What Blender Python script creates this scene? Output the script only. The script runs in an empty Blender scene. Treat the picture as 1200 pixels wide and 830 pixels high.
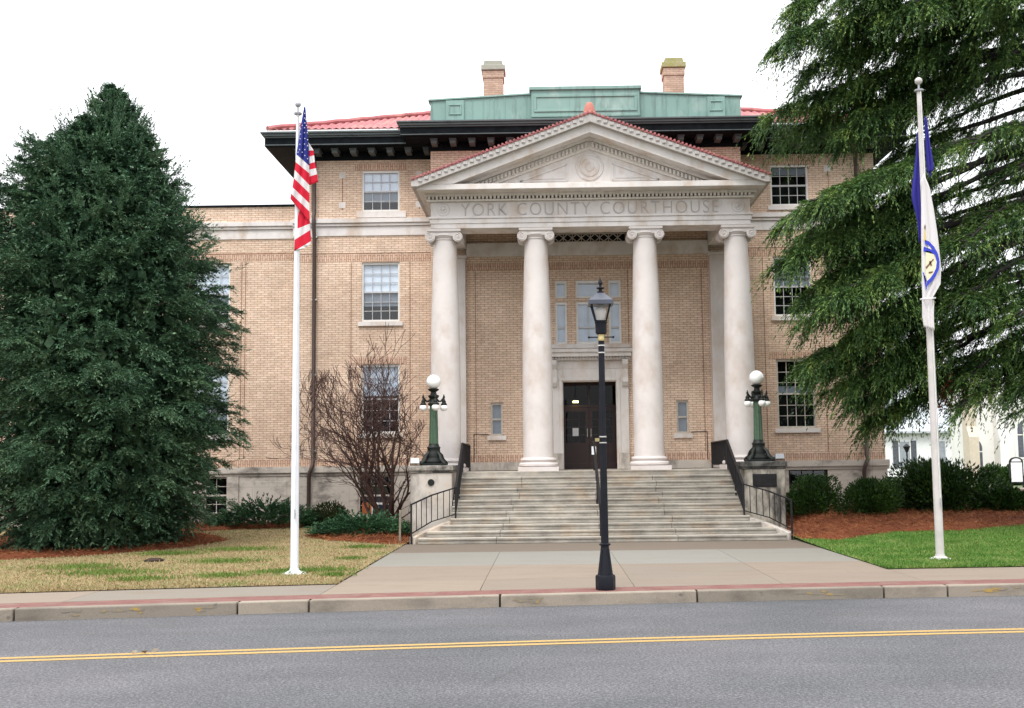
import bpy, math, random
import numpy as np
from math import sin, cos, pi, sqrt, radians
from mathutils import Vector, Matrix

random.seed(11)
RNG = np.random.default_rng(7)
scene = bpy.context.scene
COL = scene.collection
CX = 1.25                      # axis of the courthouse front

# ------------------------------------------------------------------ helpers
class MB:
    """collects shapes; build() links them as ONE mesh object"""
    def __init__(self):
        self.v, self.f, self.m, self.sw = [], [], [], []
    def face(self, pts, m=0, swap=False):
        i = len(self.v)
        self.v += [tuple(p) for p in pts]
        self.f.append(tuple(range(i, i + len(pts)))); self.m.append(m); self.sw.append(swap)
    def mesh(self, vs, fs, m=0, swap=False):
        i = len(self.v)
        self.v += [tuple(p) for p in vs]
        for f in fs:
            self.f.append(tuple(i + k for k in f)); self.m.append(m); self.sw.append(swap)
    def box(self, x0, x1, y0, y1, z0, z1, m=0, swap=False):
        x0, x1 = min(x0, x1), max(x0, x1); y0, y1 = min(y0, y1), max(y0, y1); z0, z1 = min(z0, z1), max(z0, z1)
        vs = [(x0,y0,z0),(x1,y0,z0),(x1,y1,z0),(x0,y1,z0),(x0,y0,z1),(x1,y0,z1),(x1,y1,z1),(x0,y1,z1)]
        self.mesh(vs, [(0,3,2,1),(4,5,6,7),(0,1,5,4),(1,2,6,5),(2,3,7,6),(3,0,4,7)], m, swap)
    def prism_y(self, poly, y0, y1, m=0):
        """poly [(x,z)] extruded from y0 to y1"""
        a = sum(poly[i][0]*poly[(i+1) % len(poly)][1] - poly[(i+1) % len(poly)][0]*poly[i][1] for i in range(len(poly)))
        if a < 0: poly = poly[::-1]
        n = len(poly)
        vs = [(x, y0, z) for x, z in poly] + [(x, y1, z) for x, z in poly]
        fs = [tuple(range(n)), tuple(range(2*n-1, n-1, -1))]
        for i in range(n):
            j = (i+1) % n
            fs.append((j, i, n+i, n+j))
        self.mesh(vs, fs, m)
    def prism_z(self, poly, z0, z1, m=0):
        a = sum(poly[i][0]*poly[(i+1) % len(poly)][1] - poly[(i+1) % len(poly)][0]*poly[i][1] for i in range(len(poly)))
        if a < 0: poly = poly[::-1]
        n = len(poly)
        vs = [(x, y, z0) for x, y in poly] + [(x, y, z1) for x, y in poly]
        fs = [tuple(range(n-1, -1, -1)), tuple(range(n, 2*n))]
        for i in range(n):
            j = (i+1) % n
            fs.append((i, j, n+j, n+i))
        self.mesh(vs, fs, m)
    def prism_x(self, poly, x0, x1, m=0):
        """poly [(y,z)] extruded along x"""
        a = sum(poly[i][0]*poly[(i+1) % len(poly)][1] - poly[(i+1) % len(poly)][0]*poly[i][1] for i in range(len(poly)))
        if a < 0: poly = poly[::-1]
        n = len(poly)
        vs = [(x0, y, z) for y, z in poly] + [(x1, y, z) for y, z in poly]
        fs = [tuple(range(n-1, -1, -1)), tuple(range(n, 2*n))]
        for i in range(n):
            j = (i+1) % n
            fs.append((i, j, n+j, n+i))
        self.mesh(vs, fs, m)
    def lathe(self, prof, cx=0, cy=0, n=24, m=0, cz=0, sq=None):
        """prof [(r,z)] bottom to top around a vertical axis"""
        vs, fs = [], []
        k = len(prof)
        for j in range(n):
            a = 2*pi*j/n
            for r, z in prof: vs.append((cx + r*cos(a), cy + r*sin(a), cz + z))
        for j in range(n):
            b = (j+1) % n
            for i in range(k-1):
                fs.append((j*k+i, b*k+i, b*k+i+1, j*k+i+1))
        fs.append(tuple(j*k for j in range(n-1, -1, -1)))
        fs.append(tuple(j*k+k-1 for j in range(n)))
        self.mesh(vs, fs, m)
    def tube(self, path, rad, n=8, m=0, caps=True):
        path = [Vector(p) for p in path]
        if not hasattr(rad, '__len__'): rad = [rad]*len(path)
        vs, fs = [], []
        up = None
        for i, p in enumerate(path):
            d = (path[min(i+1, len(path)-1)] - path[max(i-1, 0)])
            if d.length < 1e-9: d = Vector((0,0,1))
            d.normalize()
            if up is None:
                a = Vector((0,0,1)) if abs(d.z) < .9 else Vector((1,0,0))
                up = (a - d*a.dot(d)).normalized()
            else:
                up = (up - d*up.dot(d))
                up = up.normalized() if up.length > 1e-6 else d.orthogonal().normalized()
            s = d.cross(up)
            for k in range(n):
                a = 2*pi*k/n
                vs.append(p + (up*cos(a) + s*sin(a))*rad[i])
        for i in range(len(path)-1):
            for k in range(n):
                b = (k+1) % n
                fs.append((i*n+k, i*n+b, (i+1)*n+b, (i+1)*n+k))
        if caps:
            fs.append(tuple(range(n-1, -1, -1)))
            fs.append(tuple((len(path)-1)*n+k for k in range(n)))
        self.mesh(vs, fs, m)
    def sphere(self, c, r, n=20, m=0, sz=1.0):
        k = n//2
        prof = [(max(r*sin(pi*i/k), r*.002), -r*cos(pi*i/k)*sz) for i in range(k+1)]
        self.lathe(prof, c[0], c[1], n, m, c[2])
    def bar(self, a, b, w, h, m=0):
        """rectangular bar from a to b; w across, h in the upright sense"""
        a, b = Vector(a), Vector(b); d = (b-a).normalized()
        u = Vector((0,0,1)) if abs(d.z) < .95 else Vector((0,1,0))
        s = d.cross(u).normalized(); u = s.cross(d).normalized()
        vs = []
        for p in (a, b):
            for sx, sz in ((-1,-1),(1,-1),(1,1),(-1,1)):
                vs.append(p + s*(sx*w/2) + u*(sz*h/2))
        self.mesh(vs, [(0,3,2,1)[::-1],(4,5,6,7)[::-1],(0,1,5,4)[::-1],(1,2,6,5)[::-1],(2,3,7,6)[::-1],(3,0,4,7)[::-1]], m)
    def build(self, name, mats, parent=None, smooth=None, bevel=0, loc=None):
        me = bpy.data.meshes.new(name)
        me.from_pydata(self.v, [], self.f)
        if not isinstance(mats, (list, tuple)): mats = [mats]
        for q in mats: me.materials.append(q)
        me.polygons.foreach_set('material_index', self.m)
        uv = me.uv_layers.new(name='metres')
        co = uv.data
        for p, sw in zip(me.polygons, self.sw):
            n = p.normal; ax = max(range(3), key=lambda q: abs(n[q]))
            for li in p.loop_indices:
                c = me.vertices[me.loops[li].vertex_index].co
                t = (c.x, c.z) if ax == 1 else ((c.y, c.z) if ax == 0 else (c.x, c.y))
                co[li].uv = (t[1], t[0]) if sw else t
        if smooth is not None:
            me.polygons.foreach_set('use_smooth', [True]*len(me.polygons))
            me.set_sharp_from_angle(angle=radians(smooth))
        me.update()
        o = bpy.data.objects.new(name, me); COL.objects.link(o)
        if loc: o.location = loc
        if parent: o.parent = parent
        if bevel:
            bm = o.modifiers.new('soft edge', 'BEVEL'); bm.width = bevel; bm.segments = 2
            bm.limit_method = 'ANGLE'; bm.angle_limit = radians(40)
        return o

def tag(o, label=None, cat=None, group=None, kind=None):
    if label: o['label'] = label
    if cat: o['category'] = cat
    if group: o['group'] = group
    if kind: o['kind'] = kind
    return o
def thing(name, label, cat, loc=(0,0,0), group=None):
    o = bpy.data.objects.new(name, None); COL.objects.link(o)
    o.location = loc; o.empty_display_size = .3
    return tag(o, label, cat, group)
def copy_tree(o, parent=None):
    c = o.copy(); COL.objects.link(c)
    if parent: c.parent = parent
    for ch in list(o.children): copy_tree(ch, c)
    return c

def quads(name, V, mats, parent=None, mi=None):
    """V: (n,4,3) array -> one mesh of n quads"""
    n = len(V)
    me = bpy.data.meshes.new(name)
    me.vertices.add(n*4); me.vertices.foreach_set('co', np.ascontiguousarray(V, dtype=np.float32).ravel())
    me.loops.add(n*4); me.loops.foreach_set('vertex_index', np.arange(n*4, dtype=np.int32))
    me.polygons.add(n); me.polygons.foreach_set('loop_start', np.arange(0, n*4, 4, dtype=np.int32))
    me.polygons.foreach_set('loop_total', np.full(n, 4, dtype=np.int32))
    for q in (mats if isinstance(mats, (list, tuple)) else [mats]): me.materials.append(q)
    if mi is not None: me.polygons.foreach_set('material_index', np.asarray(mi, dtype=np.int32))
    me.update(calc_edges=True)
    o = bpy.data.objects.new(name, me); COL.objects.link(o)
    if parent: o.parent = parent
    return o
def unit(a): return a/np.maximum(np.linalg.norm(a, axis=-1, keepdims=True), 1e-9)
def leaves(P, D, L, W, flat=None, rng=RNG):
    """kite shaped leaves: base P (n,3), direction D, length L, width W; flat = preferred normal"""
    D = unit(D); n = len(P)
    R = rng.normal(size=(n,3)) if flat is None else flat + rng.normal(size=(n,3))*.45
    S = unit(np.cross(D, R)); L = np.asarray(L).reshape(-1,1)*np.ones((n,1)); W = np.asarray(W).reshape(-1,1)*np.ones((n,1))
    N = np.cross(S, D)
    return np.stack([P, P + D*L*.45 + S*W*.5 + N*L*.06, P + D*L, P + D*L*.45 - S*W*.5 + N*L*.06], 1)

# ------------------------------------------------------------------ materials
def new_mat(name):
    m = bpy.data.materials.new(name); m.use_nodes = True
    nt = m.node_tree; b = nt.nodes['Principled BSDF']
    return m, nt, b
def L(nt, a, b): nt.links.new(a, b)
def node(nt, t, **kw):
    n = nt.nodes.new(t)
    for k, v in kw.items():
        if k in n.inputs: n.inputs[k].default_value = v
        else: setattr(n, k, v)
    return n
def coords(nt, kind='Object', scale=(1,1,1)):
    tc = node(nt, 'ShaderNodeTexCoord'); mp = node(nt, 'ShaderNodeMapping')
    mp.inputs['Scale'].default_value = scale
    L(nt, tc.outputs[kind], mp.inputs['Vector']); return mp.outputs['Vector']
def noise(nt, vec, scale, detail=4, rough=.6):
    n = node(nt, 'ShaderNodeTexNoise'); n.inputs['Scale'].default_value = scale
    n.inputs['Detail'].default_value = detail; n.inputs['Roughness'].default_value = rough
    L(nt, vec, n.inputs['Vector']); return n.outputs['Fac']
def ramp(nt, fac, stops):
    r = node(nt, 'ShaderNodeValToRGB'); e = r.color_ramp.elements
    while len(e) < len(stops): e.new(.5)
    for q, (p, c) in zip(e, stops):
        q.position = p; q.color = (c[0], c[1], c[2], 1) if hasattr(c, '__len__') else (c, c, c, 1)
    L(nt, fac, r.inputs['Fac']); return r.outputs['Color']
def mix(nt, fac, a, b, mode='MIX'):
    m = node(nt, 'ShaderNodeMix', data_type='RGBA', blend_type=mode)
    if hasattr(fac, 'is_linked'): L(nt, fac, m.inputs[0])
    else: m.inputs[0].default_value = fac
    for s, q in ((a, m.inputs[6]), (b, m.inputs[7])):
        if hasattr(s, 'is_linked'): L(nt, s, q)
        else: q.default_value = (s[0], s[1], s[2], 1)
    return m.outputs[2]
def bump(nt, b, h, strength=.3, dist=.01):
    n = node(nt, 'ShaderNodeBump'); n.inputs['Strength'].default_value = strength; n.inputs['Distance'].default_value = dist
    L(nt, h, n.inputs['Height']); L(nt, n.outputs['Normal'], b.inputs['Normal'])
def g3(v): return (v, v, v)

def plain(name, c, rough=.5, metal=0., var=.12, scale=6., bmp=.0, spec=.5):
    m, nt, b = new_mat(name)
    v = coords(nt); f = noise(nt, v, scale)
    c0 = tuple(x*(1-var) for x in c); c1 = tuple(min(1, x*(1+var)) for x in c)
    L(nt, ramp(nt, f, [(.3, c0), (.7, c1)]), b.inputs['Base Color'])
    b.inputs['Roughness'].default_value = rough; b.inputs['Metallic'].default_value = metal
    b.inputs['Specular IOR Level'].default_value = spec
    if bmp: bump(nt, b, noise(nt, v, scale*6), bmp, .01)
    return m

def stone(name, c, dirt=(.12,.11,.10), amount=.5, streak=(3,3,.5), isl=.06, rough=.75, joints=None, warm=None, lo=.52, hi=.75, tread=None):
    """limestone or granite with real weather stains (streaky noise)"""
    m, nt, b = new_mat(name)
    v = coords(nt)
    big = noise(nt, v, .9, 5, .65); fine = noise(nt, v, 40, 3, .7)
    base = ramp(nt, big, [(.3, tuple(x*.9 for x in c)), (.7, tuple(min(1, x*1.07) for x in c))])
    if warm: base = mix(nt, ramp(nt, noise(nt, coords(nt, 'Object', (1.3,1.3,.9)), 1.3, 3), [(.5, 0), (.72, 1)]), base, warm)
    geo = node(nt, 'ShaderNodeNewGeometry')
    ri = ramp(nt, geo.outputs['Random Per Island'], [(0, 1-isl), (1, 1+isl)])
    base = mix(nt, 1.0, base, ri, 'MULTIPLY')
    sv = coords(nt, 'Object', streak)
    st = noise(nt, sv, 1.0, 6, .7)
    sf = ramp(nt, st, [(lo, 0), (hi, amount)])
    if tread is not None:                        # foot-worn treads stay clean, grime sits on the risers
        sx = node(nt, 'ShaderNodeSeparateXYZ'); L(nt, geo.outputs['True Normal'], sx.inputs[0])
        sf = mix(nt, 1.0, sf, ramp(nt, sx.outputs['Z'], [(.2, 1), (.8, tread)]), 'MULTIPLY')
    col = mix(nt, sf, base, dirt)
    if joints:
        uv = coords(nt, 'UV')
        br = node(nt, 'ShaderNodeTexBrick'); br.offset = .5
        br.inputs['Scale'].default_value = 1; br.inputs['Brick Width'].default_value = joints[0]; br.inputs['Row Height'].default_value = joints[1]
        br.inputs['Mortar Size'].default_value = .005; br.inputs['Mortar Smooth'].default_value = .1
        L(nt, uv, br.inputs['Vector'])
        col = mix(nt, ramp(nt, br.outputs['Fac'], [(0, 0), (1, .55)]), col, tuple(x*.35 for x in c))
    L(nt, col, b.inputs['Base Color'])
    b.inputs['Roughness'].default_value = rough; b.inputs['Specular IOR Level'].default_value = .25
    bump(nt, b, fine, .25, .006)
    return m

def brick(name, c1, c2, mortar, w=.215, h=.068):
    m, nt, b = new_mat(name)
    uv = coords(nt, 'UV')
    br = node(nt, 'ShaderNodeTexBrick'); br.offset = .5
    for k, val in (('Scale', 1), ('Brick Width', w), ('Row Height', h), ('Mortar Size', .0085), ('Mortar Smooth', .25), ('Bias', -.1)):
        br.inputs[k].default_value = val
    br.inputs['Color1'].default_value = (*c1, 1); br.inputs['Color2'].default_value = (*c2, 1); br.inputs['Mortar'].default_value = (*mortar, 1)
    L(nt, uv, br.inputs['Vector'])
    v = coords(nt)
    big = noise(nt, v, .55, 5, .6); mid = noise(nt, v, 7, 3)
    col = mix(nt, 1.0, br.outputs['Color'], ramp(nt, big, [(.3, (.82,.79,.76)), (.7, (1.10,1.08,1.06))]), 'MULTIPLY')
    run = noise(nt, coords(nt, 'Object', (1.6,1.6,.16)), 1.0, 6, .7)
    col = mix(nt, ramp(nt, run, [(.55, 0), (.80, .32)]), col, (.20,.135,.10))
    col = mix(nt, 1.0, col, ramp(nt, mid, [(.3, .88), (.7, 1.1)]), 'MULTIPLY')
    L(nt, col, b.inputs['Base Color'])
    b.inputs['Roughness'].default_value = .8; b.inputs['Specular IOR Level'].default_value = .2
    inv = ramp(nt, br.outputs['Fac'], [(0, 1), (1, 0)])
    bump(nt, b, inv, .7, .012)
    return m

def leaf_mat(name, stops, trans=.25, rough=.55):
    m, nt, b = new_mat(name)
    geo = node(nt, 'ShaderNodeNewGeometry')
    v = coords(nt)
    f = noise(nt, v, 1.5, 3)
    a = node(nt, 'ShaderNodeMath', operation='MULTIPLY_ADD'); L(nt, geo.outputs['Random Per Island'], a.inputs[0]); a.inputs[1].default_value = .50
    s = node(nt, 'ShaderNodeMath', operation='MULTIPLY_ADD'); L(nt, f, s.inputs[0]); s.inputs[1].default_value = 1.2; s.inputs[2].default_value = -.34
    L(nt, s.outputs[0], a.inputs[2])
    col = ramp(nt, a.outputs[0], stops)
    L(nt, col, b.inputs['Base Color']); b.inputs['Roughness'].default_value = rough
    b.inputs['Specular IOR Level'].default_value = .25
    tr = node(nt, 'ShaderNodeBsdfTranslucent'); L(nt, col, tr.inputs['Color'])
    ms = node(nt, 'ShaderNodeMixShader'); ms.inputs[0].default_value = trans
    L(nt, b.outputs[0], ms.inputs[1]); L(nt, tr.outputs[0], ms.inputs[2])
    L(nt, ms.outputs[0], nt.nodes['Material Output'].inputs['Surface'])
    return m

def glass_mat(name, tint=(.9,.95,1.0), gloss=.02, k=1.0):
    m, nt, b = new_mat(name)
    nt.nodes.remove(b)
    tr = node(nt, 'ShaderNodeBsdfTransparent'); tr.inputs['Color'].default_value = (*tint, 1)
    gl = node(nt, 'ShaderNodeBsdfGlossy'); gl.inputs['Roughness'].default_value = gloss
    lw = node(nt, 'ShaderNodeLayerWeight'); lw.inputs['Blend'].default_value = .5      # Schlick reflectance, the same from both sides
    pw = node(nt, 'ShaderNodeMath', operation='POWER'); L(nt, lw.outputs['Facing'], pw.inputs[0]); pw.inputs[1].default_value = 5
    mu = node(nt, 'ShaderNodeMath', operation='MULTIPLY_ADD'); L(nt, pw.outputs[0], mu.inputs[0]); mu.inputs[1].default_value = .9; mu.inputs[2].default_value = .045*k
    mu.use_clamp = True
    ms = node(nt, 'ShaderNodeMixShader'); L(nt, mu.outputs[0], ms.inputs[0])
    L(nt, tr.outputs[0], ms.inputs[1]); L(nt, gl.outputs[0], ms.inputs[2])
    L(nt, ms.outputs[0], nt.nodes['Material Output'].inputs['Surface'])
    return m

M = {}
M['brick'] = brick('buff_brick', (.77,.62,.50), (.66,.505,.387), (.44,.29,.225))
M['brick_dark'] = brick('brick_joint_band', (.42,.25,.17), (.34,.20,.14), (.2,.11,.08))
M['soldier'] = brick('soldier_brick', (.66,.49,.385), (.54,.375,.28), (.32,.18,.135))
M['lime'] = stone('limestone', (.68,.64,.615), (.33,.28,.24), .45, (2.2,2.2,.55), .03, warm=(.55,.44,.36))
M['column'] = stone('column_stone', (.655,.605,.585), (.36,.32,.29), .40, (1.8,1.8,.35), .0, lo=.55, hi=.8, warm=(.56,.48,.43))
M['frieze'] = stone('weathered_limestone', (.69,.65,.635), (.34,.31,.29), .5, (1.6,1.6,1.1), .02, warm=(.52,.43,.36))
M['sima'] = stone('grey_weathered_stone', (.48,.45,.43), (.2,.185,.175), .6, (4,4,1.5), .0)
M['dentil'] = stone('dentil_stone', (.70,.65,.60), (.28,.25,.22), .5, (5,5,1.5), .0)
M['letter'] = plain('shade_toned_lettering', (.44,.395,.375), .85, var=.05, scale=3)  # darker than the frieze, standing in for shade inside cut letters
M['base'] = stone('grey_base_stone', (.54,.49,.435), (.085,.075,.068), .9, (.9,.9,1.5), .06, joints=(1.5,.62), lo=.50, hi=.70)
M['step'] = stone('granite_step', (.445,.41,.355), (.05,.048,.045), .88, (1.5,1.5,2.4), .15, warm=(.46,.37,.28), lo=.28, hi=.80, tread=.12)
M['pedestal'] = stone('pedestal_stone', (.54,.49,.44), (.09,.085,.08), .8, (2.0,2.0,.9), .0, warm=(.52,.41,.31), lo=.46, hi=.70)
M['moldcap'] = stone('mould_blackened_stone', (.14,.135,.125), (.02,.02,.02), .9, (5,5,5), .0, lo=.4, hi=.6)
M['eave'] = plain('dark_eave_paint', (.009,.011,.013), .75, var=.35, scale=5, spec=.04)
M['eave_lip'] = stone('weathered_eave_metal', (.095,.115,.118), (.03,.035,.04), .8, (2,2,4), .0, rough=.5)
M['copper'] = stone('green_copper', (.22,.35,.315), (.11,.165,.15), .95, (5,5,.6), .05, rough=.6, warm=(.32,.42,.39))
M['copper_dk'] = plain('copper_shadow_seam', (.12,.25,.20), .6)
M['tile'] = stone('red_clay_tile', (.37,.125,.13), (.13,.05,.05), .7, (3,3,3), .16, rough=.6, warm=(.44,.20,.17))
M['finial'] = plain('terracotta', (.42,.15,.115), .75, var=.15)
M['gutter'] = plain('white_gutter_paint', (.74,.74,.74), .4)
M['white'] = plain('white_window_paint', (.72,.71,.69), .5, var=.06)
M['muntin'] = plain('grey_muntin_paint', (.50,.50,.52), .55)
M['frame_old'] = plain('aged_window_paint', (.52,.48,.43), .65, var=.15, scale=9)
M['glass'] = glass_mat('window_glass', k=1.9)
M['door_glass'] = glass_mat('dimmed_door_glass', (.6,.6,.62), k=.5)  # reflection cut and tint greyed to keep the shaded doorway dark
M['blind'] = plain('roller_blind', (.84,.87,.92), .85, var=.05, scale=2)
M['blind_mid'] = plain('blue_grey_blind', (.56,.61,.68), .85, var=.15, scale=2)
M['navy'] = plain('navy_grille', (.02,.03,.06), .5)
M['brick_ch'] = brick('pink_chimney_brick', (.52,.395,.31), (.42,.295,.225), (.36,.28,.23))
M['lime_grey'] = stone('mossy_grey_cap', (.34,.34,.29), (.14,.14,.11), .6, (5,5,5), .0)
M['lime_moss'] = stone('moss_yellow_cap', (.33,.31,.20), (.27,.26,.05), .9, (7,7,7), .0, lo=.42, hi=.58)
M['blind_dk'] = plain('grey_screen', (.22,.235,.26), .85, var=.12, scale=2)
M['shade_black'] = plain('painted_shade_black', (.014,.0135,.015), .9, var=.3, scale=1.5, spec=.1)  # near-black colour stands in for interior shade
M['maroon'] = plain('dark_maroon_door', (.022,.0055,.005), .5, var=.25, scale=3)
M['brass'] = plain('brass', (.42,.34,.17), .4, metal=.9)
M['steel'] = plain('brushed_metal', (.62,.61,.58), .35, metal=.7)
M['paper'] = plain('paper', (.70,.72,.74), .8, var=.05)
M['iron'] = plain('black_iron', (.012,.011,.013), .5, var=.3, scale=10, spec=.25)
M['lampblack'] = plain('lamp_black_paint', (.008,.009,.014), .45, var=.3, scale=8, spec=.2)
M['bronze'] = plain('black_bronze', (.012,.015,.013), .5, var=.4, scale=12, spec=.25)
M['greenpost'] = plain('green_patina_post', (.05,.098,.058), .5, var=.25, scale=9)
M['brown'] = plain('brown_downspout', (.055,.034,.028), .5, var=.2)
M['poleL'] = plain('white_pole_paint', (.70,.72,.76), .35, var=.04)
M['poleR'] = plain('chalky_pole_paint', (.52,.49,.475), .5, var=.12, scale=3)
M['alu'] = plain('aluminium', (.36,.37,.40), .4, metal=.2)
M['orange'] = plain('orange_board', (.36,.10,.035), .7)
M['bark'] = plain('brown_bark', (.075,.048,.038), .9, var=.4, scale=9, bmp=.6)
M['bark_dk'] = plain('dark_bark', (.022,.018,.016), .9, var=.5, scale=6, bmp=.6)
M['twig'] = plain('red_brown_twig', (.060,.028,.022), .85, var=.35, scale=7)
M['wood'] = plain('grey_stake_wood', (.20,.17,.13), .85, var=.3, scale=20)
def globe_mat():
    m, nt, b = new_mat('opal_glass')
    b.inputs['Base Color'].default_value = (.88,.88,.87,1); b.inputs['Roughness'].default_value = .15
    return m
M['opal'] = globe_mat()
def emit(name, c, s):
    m, nt, b = new_mat(name)
    b.inputs['Emission Color'].default_value = (*c, 1); b.inputs['Emission Strength'].default_value = s
    b.inputs['Base Color'].default_value = (*c, 1); return m
M['lit'] = emit('lit_ceiling_lamp', (1.0,.78,.35), 6)

def cloth_mat(name, c, tr=.25):
    m, nt, b = new_mat(name); b.inputs['Base Color'].default_value = (*c, 1); b.inputs['Roughness'].default_value = .8
    b.inputs['Specular IOR Level'].default_value = .2
    t_ = node(nt, 'ShaderNodeBsdfTranslucent'); t_.inputs['Color'].default_value = (*c, 1)
    ms = node(nt, 'ShaderNodeMixShader'); ms.inputs[0].default_value = tr
    L(nt, b.outputs[0], ms.inputs[1]); L(nt, t_.outputs[0], ms.inputs[2]); L(nt, ms.outputs[0], nt.nodes['Material Output'].inputs['Surface'])
    return m
M['flag_blue'] = cloth_mat('flag_blue', (.035,.045,.26)); M['flag_white'] = cloth_mat('flag_white', (.80,.77,.77)); M['flag_red'] = cloth_mat('flag_red', (.70,.025,.055))
M['flag_purple'] = cloth_mat('flag_violet_blue', (.045,.04,.30)); M['flag_blue2'] = cloth_mat('emblem_blue', (.05,.07,.50), .1); M['flag_yellow'] = cloth_mat('emblem_yellow', (.74,.70,.50), .1)
M['flag_gold'] = cloth_mat('emblem_gold', (.66,.50,.22), .1); M['flag_brown'] = cloth_mat('emblem_brown', (.20,.11,.07), .1)
M['pedestal_r'] = stone('mouldy_pedestal_stone', (.46,.42,.36), (.045,.042,.04), .95, (2.2,2.2,.8), .0, warm=(.42,.36,.26), lo=.40, hi=.62)
M['pedestal_cap'] = stone('dirty_cap_stone', (.36,.33,.29), (.05,.048,.045), .95, (3,3,3), .0, lo=.38, hi=.58)
M['lamp_glass'] = glass_mat('lantern_glass', (.97,.98,1), k=1.0)
M['opal_lamp'] = plain('frosted_refractor', (.62,.58,.52), .35)
M['lamp_roof'] = plain('sky_tinted_lamp_roof', (.055,.062,.085), .35, var=.2)  # grey-blue of the reflected sky put into the base colour
M['roof_far'] = plain('pale_grey_roof', (.46,.49,.53), .8, var=.1)
M['dkwin2'] = plain('pale_window_glass', (.30,.33,.37), .2, var=.2)
# ------------------------------------------------------------------ ground, road, pavement
def sstep(t):
    t = max(0., min(1., t)); return t*t*(3-2*t)
def g(x, y):
    r = .42*sstep((y-23.5)/7.)*sstep((x-5.0)/2.5)
    l = .12*sstep((y-25)/7.)*sstep((-3.3-x)/2.)
    return r + l
def K(x):                                   # kerb line (road side), a gentle bend
    c = max(-14., min(14., x)); y = 16.62 + .108*c - .0035*c*c
    return y + (x-c)*(.108-.007*c)

def tex_ground():
    m, nt, b = new_mat('far_grass'); v = coords(nt)
    L(nt, ramp(nt, noise(nt, v, .7, 5), [(.3, (.06,.085,.035)), (.7, (.11,.14,.06))]), b.inputs['Base Color'])
    b.inputs['Roughness'].default_value = .95; return m
M['fargrass'] = tex_ground()
def tex_asphalt():
    m, nt, b = new_mat('worn_asphalt'); v = coords(nt)
    fine = noise(nt, v, 36, 4, .88); mid = noise(nt, coords(nt, 'Object', (.35,.8,1)), 1.1, 6, .65); big = noise(nt, v, .22, 3)
    c = ramp(nt, fine, [(.36, (.042,.042,.044)), (.5, (.098,.097,.101)), (.64, (.208,.206,.214))])
    c = mix(nt, 1.0, c, ramp(nt, mid, [(.32, .84), (.68, 1.12)]), 'MULTIPLY')
    c = mix(nt, 1.0, c, ramp(nt, big, [(.38, (.84,.87,.89)), (.62, (1.08,1.05,1.06))]), 'MULTIPLY')
    vo = node(nt, 'ShaderNodeTexVoronoi', feature='DISTANCE_TO_EDGE'); vo.inputs['Scale'].default_value = .42     # hairline cracks, only in places
    wv = node(nt, 'ShaderNodeMix', data_type='VECTOR'); wv.inputs[0].default_value = .06; L(nt, v, wv.inputs[4])
    nz = node(nt, 'ShaderNodeTexNoise'); nz.inputs['Scale'].default_value = 1.7; nz.inputs['Detail'].default_value = 5; L(nt, v, nz.inputs['Vector']); L(nt, nz.outputs['Color'], wv.inputs[5])
    L(nt, wv.outputs[1], vo.inputs['Vector'])
    ck = ramp(nt, vo.outputs['Distance'], [(.004, 1), (.011, 0)]); pk = ramp(nt, noise(nt, coords(nt), .33, 2), [(.54, 0), (.62, .32)])
    c = mix(nt, mix(nt, 1.0, ck, pk, 'MULTIPLY'), c, (.045,.044,.045))
    c = mix(nt, ramp(nt, noise(nt, coords(nt, 'Object', (.6,1,1)), .75, 3, .5), [(.62, 0), (.74, .35)]), c, (.075,.075,.078))
    L(nt, c, b.inputs['Base Color']); b.inputs['Roughness'].default_value = .85
    b.inputs['Specular IOR Level'].default_value = .3
    bump(nt, b, fine, .5, .006); return m
M['asphalt'] = tex_asphalt()
def tex_line():
    m, nt, b = new_mat('worn_yellow_paint'); v = coords(nt)
    f = noise(nt, v, 30, 4, .8)
    L(nt, mix(nt, ramp(nt, f, [(.46, 0), (.66, .85)]), (.46,.285,.075), (.17,.145,.11)), b.inputs['Base Color'])
    b.inputs['Roughness'].default_value = .7; return m
M['yellow'] = tex_line()
def tex_concrete(name, c, isl, grime=.35, gc=(.20,.17,.14)):
    m, nt, b = new_mat(name); v = coords(nt)
    geo = node(nt, 'ShaderNodeNewGeometry')
    base = ramp(nt, geo.outputs['Random Per Island'], [(0, isl[0]), (.5, c), (1, isl[1])])
    f = noise(nt, coords(nt, 'Object', (.5,1.5,1)), 1.5, 6, .65); fine = noise(nt, v, 60, 3, .7)
    base = mix(nt, ramp(nt, f, [(.48, 0), (.75, grime)]), base, gc)
    base = mix(nt, 1.0, base, ramp(nt, fine, [(.3, .86), (.7, 1.12)]), 'MULTIPLY')
    spot = noise(nt, v, 6.5, 3, .6)
    base = mix(nt, ramp(nt, spot, [(.66, 0), (.74, .45)]), base, tuple(q*.55 for q in gc))
    L(nt, base, b.inputs['Base Color']); b.inputs['Roughness'].default_value = .85; b.inputs['Specular IOR Level'].default_value = .25
    bump(nt, b, fine, .3, .004); return m
M['concrete'] = tex_concrete('pavement_concrete', (.22,.178,.142), ((.245,.198,.155), (.208,.184,.154)), .85, (.20,.155,.115))
M['concrete_b'] = tex_concrete('greyish_concrete', (.225,.215,.19), ((.24,.232,.208), (.21,.20,.172)), .5, (.20,.17,.14))
M['concrete_c'] = tex_concrete('brown_stained_concrete', (.165,.135,.108), ((.175,.142,.113), (.155,.128,.10)), .75, (.15,.115,.085))
M['kerb'] = tex_concrete('kerb_granite', (.275,.235,.19), ((.33,.285,.23), (.22,.19,.155)), .9, (.10,.085,.07))
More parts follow.
